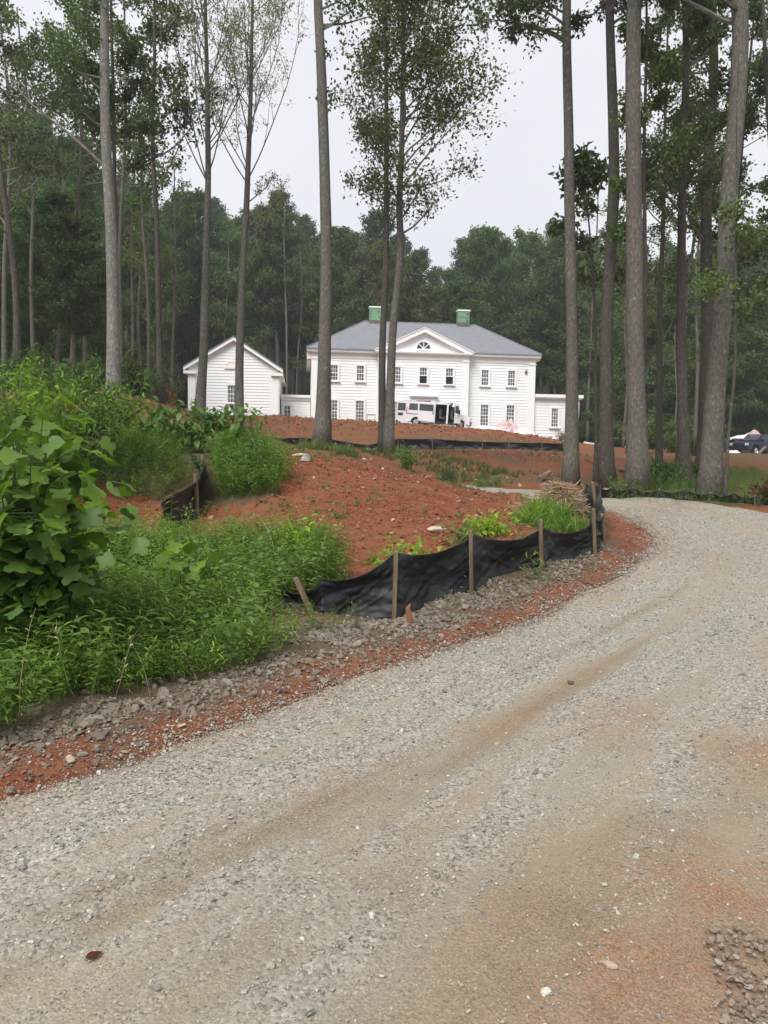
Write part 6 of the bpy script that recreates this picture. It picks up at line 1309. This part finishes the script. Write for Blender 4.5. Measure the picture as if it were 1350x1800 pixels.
clods('clay_clods', fill([(-12, 53), (14, 53), (16, 63), (-13, 63)], 7, 94, .5), .11, M['clod'], 94); clods('pale_chips', fill([(-10, 21), (10, 21), (14, 60), (-12, 60)], .8, 95, .5), .07, M['chip'], 95)
# sticks
n = 900; q = fill(MOUND, 5, 96, .2); q = np.vstack([q, fill([(-3, 20), (12, 20), (14, 50), (-8, 50)], .5, 97, .3)]); n = len(q); stick = [MB().tube([(-.5, 0, 0), (-.1, .04 * (k - 2), .02), (.5, .02, 0)], [.02, .018, .01], 4) for k in range(5)]
scatter('twig_litter', np.c_[q, Zs(q[:, 0], q[:, 1]) + .02], np.c_[r.normal(size=n) * .15, r.normal(size=n) * .15, r.uniform(0, 6.28, n)], np.repeat((r.uniform(.07, .32, n))[:, None], 3, 1), r.integers(0, 5, n), stick, M['dead_wood'])
# larger rubble stones, one object each
M['pile_stone'] = mat_stone('pile_stone', [(.15, .11, .08), (.24, .18, .13), (.33, .26, .20), (.20, .13, .085), (.38, .34, .29)])
ROCK2 = [stone_mb(540 + k, .7, 2).mesh('rock') for k in range(6)]
for m_ in ROCK2: m_.materials.append(M['pile_stone'])
ROCK = [stone_mb(500 + k, .7, 2).mesh('rock') for k in range(6)]
for m_ in ROCK: m_.materials.append(M['rubble'])
cnt = 0
while cnt < 150:
    k = int(r.uniform(60, 215)); d = abs(r.normal(.8, .3)); c = ROAD[k] - _rn[k] * (_rw[k] + d)
    if not (3.0 < c[1] < 9.8): continue
    s = float(np.clip(r.lognormal(math.log(.07), .3), .05, .13)); z = float(Zs(c[:1], c[1:2])[0])
    o = link('rock', ROCK[r.integers(6)], None, loc=(float(c[0]), float(c[1]), z + s * .12)); o.scale = (s, s * r.uniform(.7, 1), s * r.uniform(.7, 1)); o.rotation_euler = (r.normal() * .3, r.normal() * .3, r.uniform(0, 6.28))
    tag(o, 'broken grey-brown stone in the rubble strip between green grass and gravel road', 'stone', 'rubble stones along the left road edge'); cnt += 1
def single_rock(lab, px, py, Y, s, mat, seed, sc=(1, .8, .6)):
    q = P(px, py, Y); z = float(Zs(q[:1], q[1:2])[0]); me = stone_mb(seed, .8, 3).mesh('rock'); o = link('rock', me, M[mat], loc=(float(q[0]), float(q[1]), z + s * .15)); o.scale = tuple(s * k for k in sc); o.rotation_euler = (.1, -.1, seed); tag(o, lab, 'stone')
single_rock('pale pinkish rock half sunk in the red mound', 768, 932, 10.9, .30, 'pale_rock', 601, (1.1, .8, .6))
single_rock('grey rock at the top of the red mound near the grass', 535, 826, 16.6, .34, 'grey_rock', 602, (.9, .8, .9))
single_rock('whitish flat stone beside the grey rock on the mound top', 524, 815, 17.2, .26, 'pale_rock', 603, (1.3, .7, .35))
single_rock('pinkish stone lying alone on the gravel beside the clay strip', 318, 1308, 4.3, .055, 'pale_rock', 604)
single_rock('pale stone on the clay strip at the lower left', 125, 1384, 3.75, .075, 'pale_rock', 605)
single_rock('rounded brown stone sunk in the rutted gravel at lower right', 1068, 1755, 2.3, .05, 'pale_rock', 606)
single_rock('orange-brown stone lying on the rubble beside the road edge', 143, 1365, 3.8, .06, 'grey_rock', 607)
# stone pile at lower right
cnt = 0
while cnt < 220:
    px, py = r.uniform(1235, 1375), r.uniform(1640, 1820)
    if px + (py - 1640) * -.1 < 1240: continue
    dd = ray(np.array(px), np.array(py)); tq = -CAM_H / dd[2]; q = CP + dd * tq; s = float(np.clip(r.lognormal(math.log(.019), .35), .010, .036)); z = float(Zs(q[:1], q[1:2])[0])
    o = link('rock', ROCK2[r.integers(6)], None, loc=(float(q[0]), float(q[1]), z + s * .3 + r.random() * .02)); o.scale = (s, s * .85, s * .8); o.rotation_euler = (r.normal() * .4, r.normal() * .4, r.uniform(0, 6.28)); tag(o, 'small brown stone in the pile at the lower right road edge', 'stone', 'stones of the brown pile at lower right'); cnt += 1
# fallen leaves on the road
for lab, px, py, mt in (('fallen red-brown leaf on the gravel at lower left', 150, 1700, 'leaf_red'), ('fallen brown leaf on the gravel in the middle of the road', 1002, 1200, 'leaf_rust'), ('fallen yellow leaf on the road at the bend', 1125, 925, 'leaf_lime')):
    dd = ray(np.array(px), np.array(py)); 
    if py > 1000: q = CP + dd * (-CAM_H / dd[2])
    else: q = P(px, py, 13)
    z = float(Zs(q[:1], q[1:2])[0]); me = oval_leaf(9).mesh('fallen_leaf', smooth_=True); o = link('fallen_leaf', me, M[mt], loc=(float(q[0]), float(q[1]), z + .012)); s = .055 if py > 1400 else (.075 if py > 1000 else .14); o.scale = (s * 1.4, s, s * .6); o.rotation_euler = (.15, -.1, px); tag(o, lab, 'leaf')
# fallen logs on the plateau at right
for k, (xa, ya, xb, yb, Y, rr, lab) in enumerate(((948, 842, 966, 830, 25, .10, 'short cut log on the dirt left of the first right trunk'), (1158, 838, 1180, 830, 26, .12, 'pale broken log between the right trunks'), (1326, 806, 1345, 786, 57, .13, 'leaning broken limb before the pickup'), (1085, 824, 1110, 830, 27, .09, 'dark log behind the second right trunk'))):
    A_, B_ = P(xa, ya, Y), P(xb, yb, Y + .6); lg = thing('fallen_log', lab, 'log', tuple(A_)); part('bark', MB().tube(np.linspace(A_, B_, 5), [rr, rr * .97, rr * .9, rr * .92, rr * .85], 9, rough=.15), M['dead_wood'], lg, A_); part('cut_end', MB().tube([B_, B_ + (B_ - A_) * .01], [rr * .8, rr * .78], 9), M['straw'], lg, A_)

# things that still share a label are told apart by their place in the picture
_by = {}
for o in list(scene.objects):
    if o.parent is None and o.get('label') and o.get('category') not in ('stone',): _by.setdefault(o['label'], []).append(o)
for lab, os_ in _by.items():
    if 2 <= len(os_) <= 4:
        os_.sort(key=lambda o: project(np.array(o.location))[0])
        for o, wd in zip(os_, {2: ('left one', 'right one'), 3: ('leftmost one', 'middle one', 'rightmost one'), 4: ('leftmost one', 'second from left', 'third from left', 'rightmost one')}[len(os_)]): o['label'] = f'{lab}, {wd}'

# =================================================================== HAZE
zlo = float(GZ.min()) - 1.0; hb = MB().box(-236, 236, -44, 334, zlo, max(float(GZ.max()), 62.0) + 3.0); hz = link('haze', hb.mesh('haze'), None, kind='stuff')
hm = bpy.data.materials.new('haze_air'); hm.use_nodes = True; hn = hm.node_tree; hn.nodes.clear(); ho_ = hn.nodes.new('ShaderNodeOutputMaterial'); pv_ = hn.nodes.new('ShaderNodeVolumePrincipled')
pv_.inputs['Density'].default_value = .00075; pv_.inputs['Color'].default_value = (.93, .96, 1, 1); pv_.inputs['Anisotropy'].default_value = .2; hn.links.new(pv_.outputs[0], ho_.inputs['Volume']); hz.data.materials.clear(); hz.data.materials.append(hm)
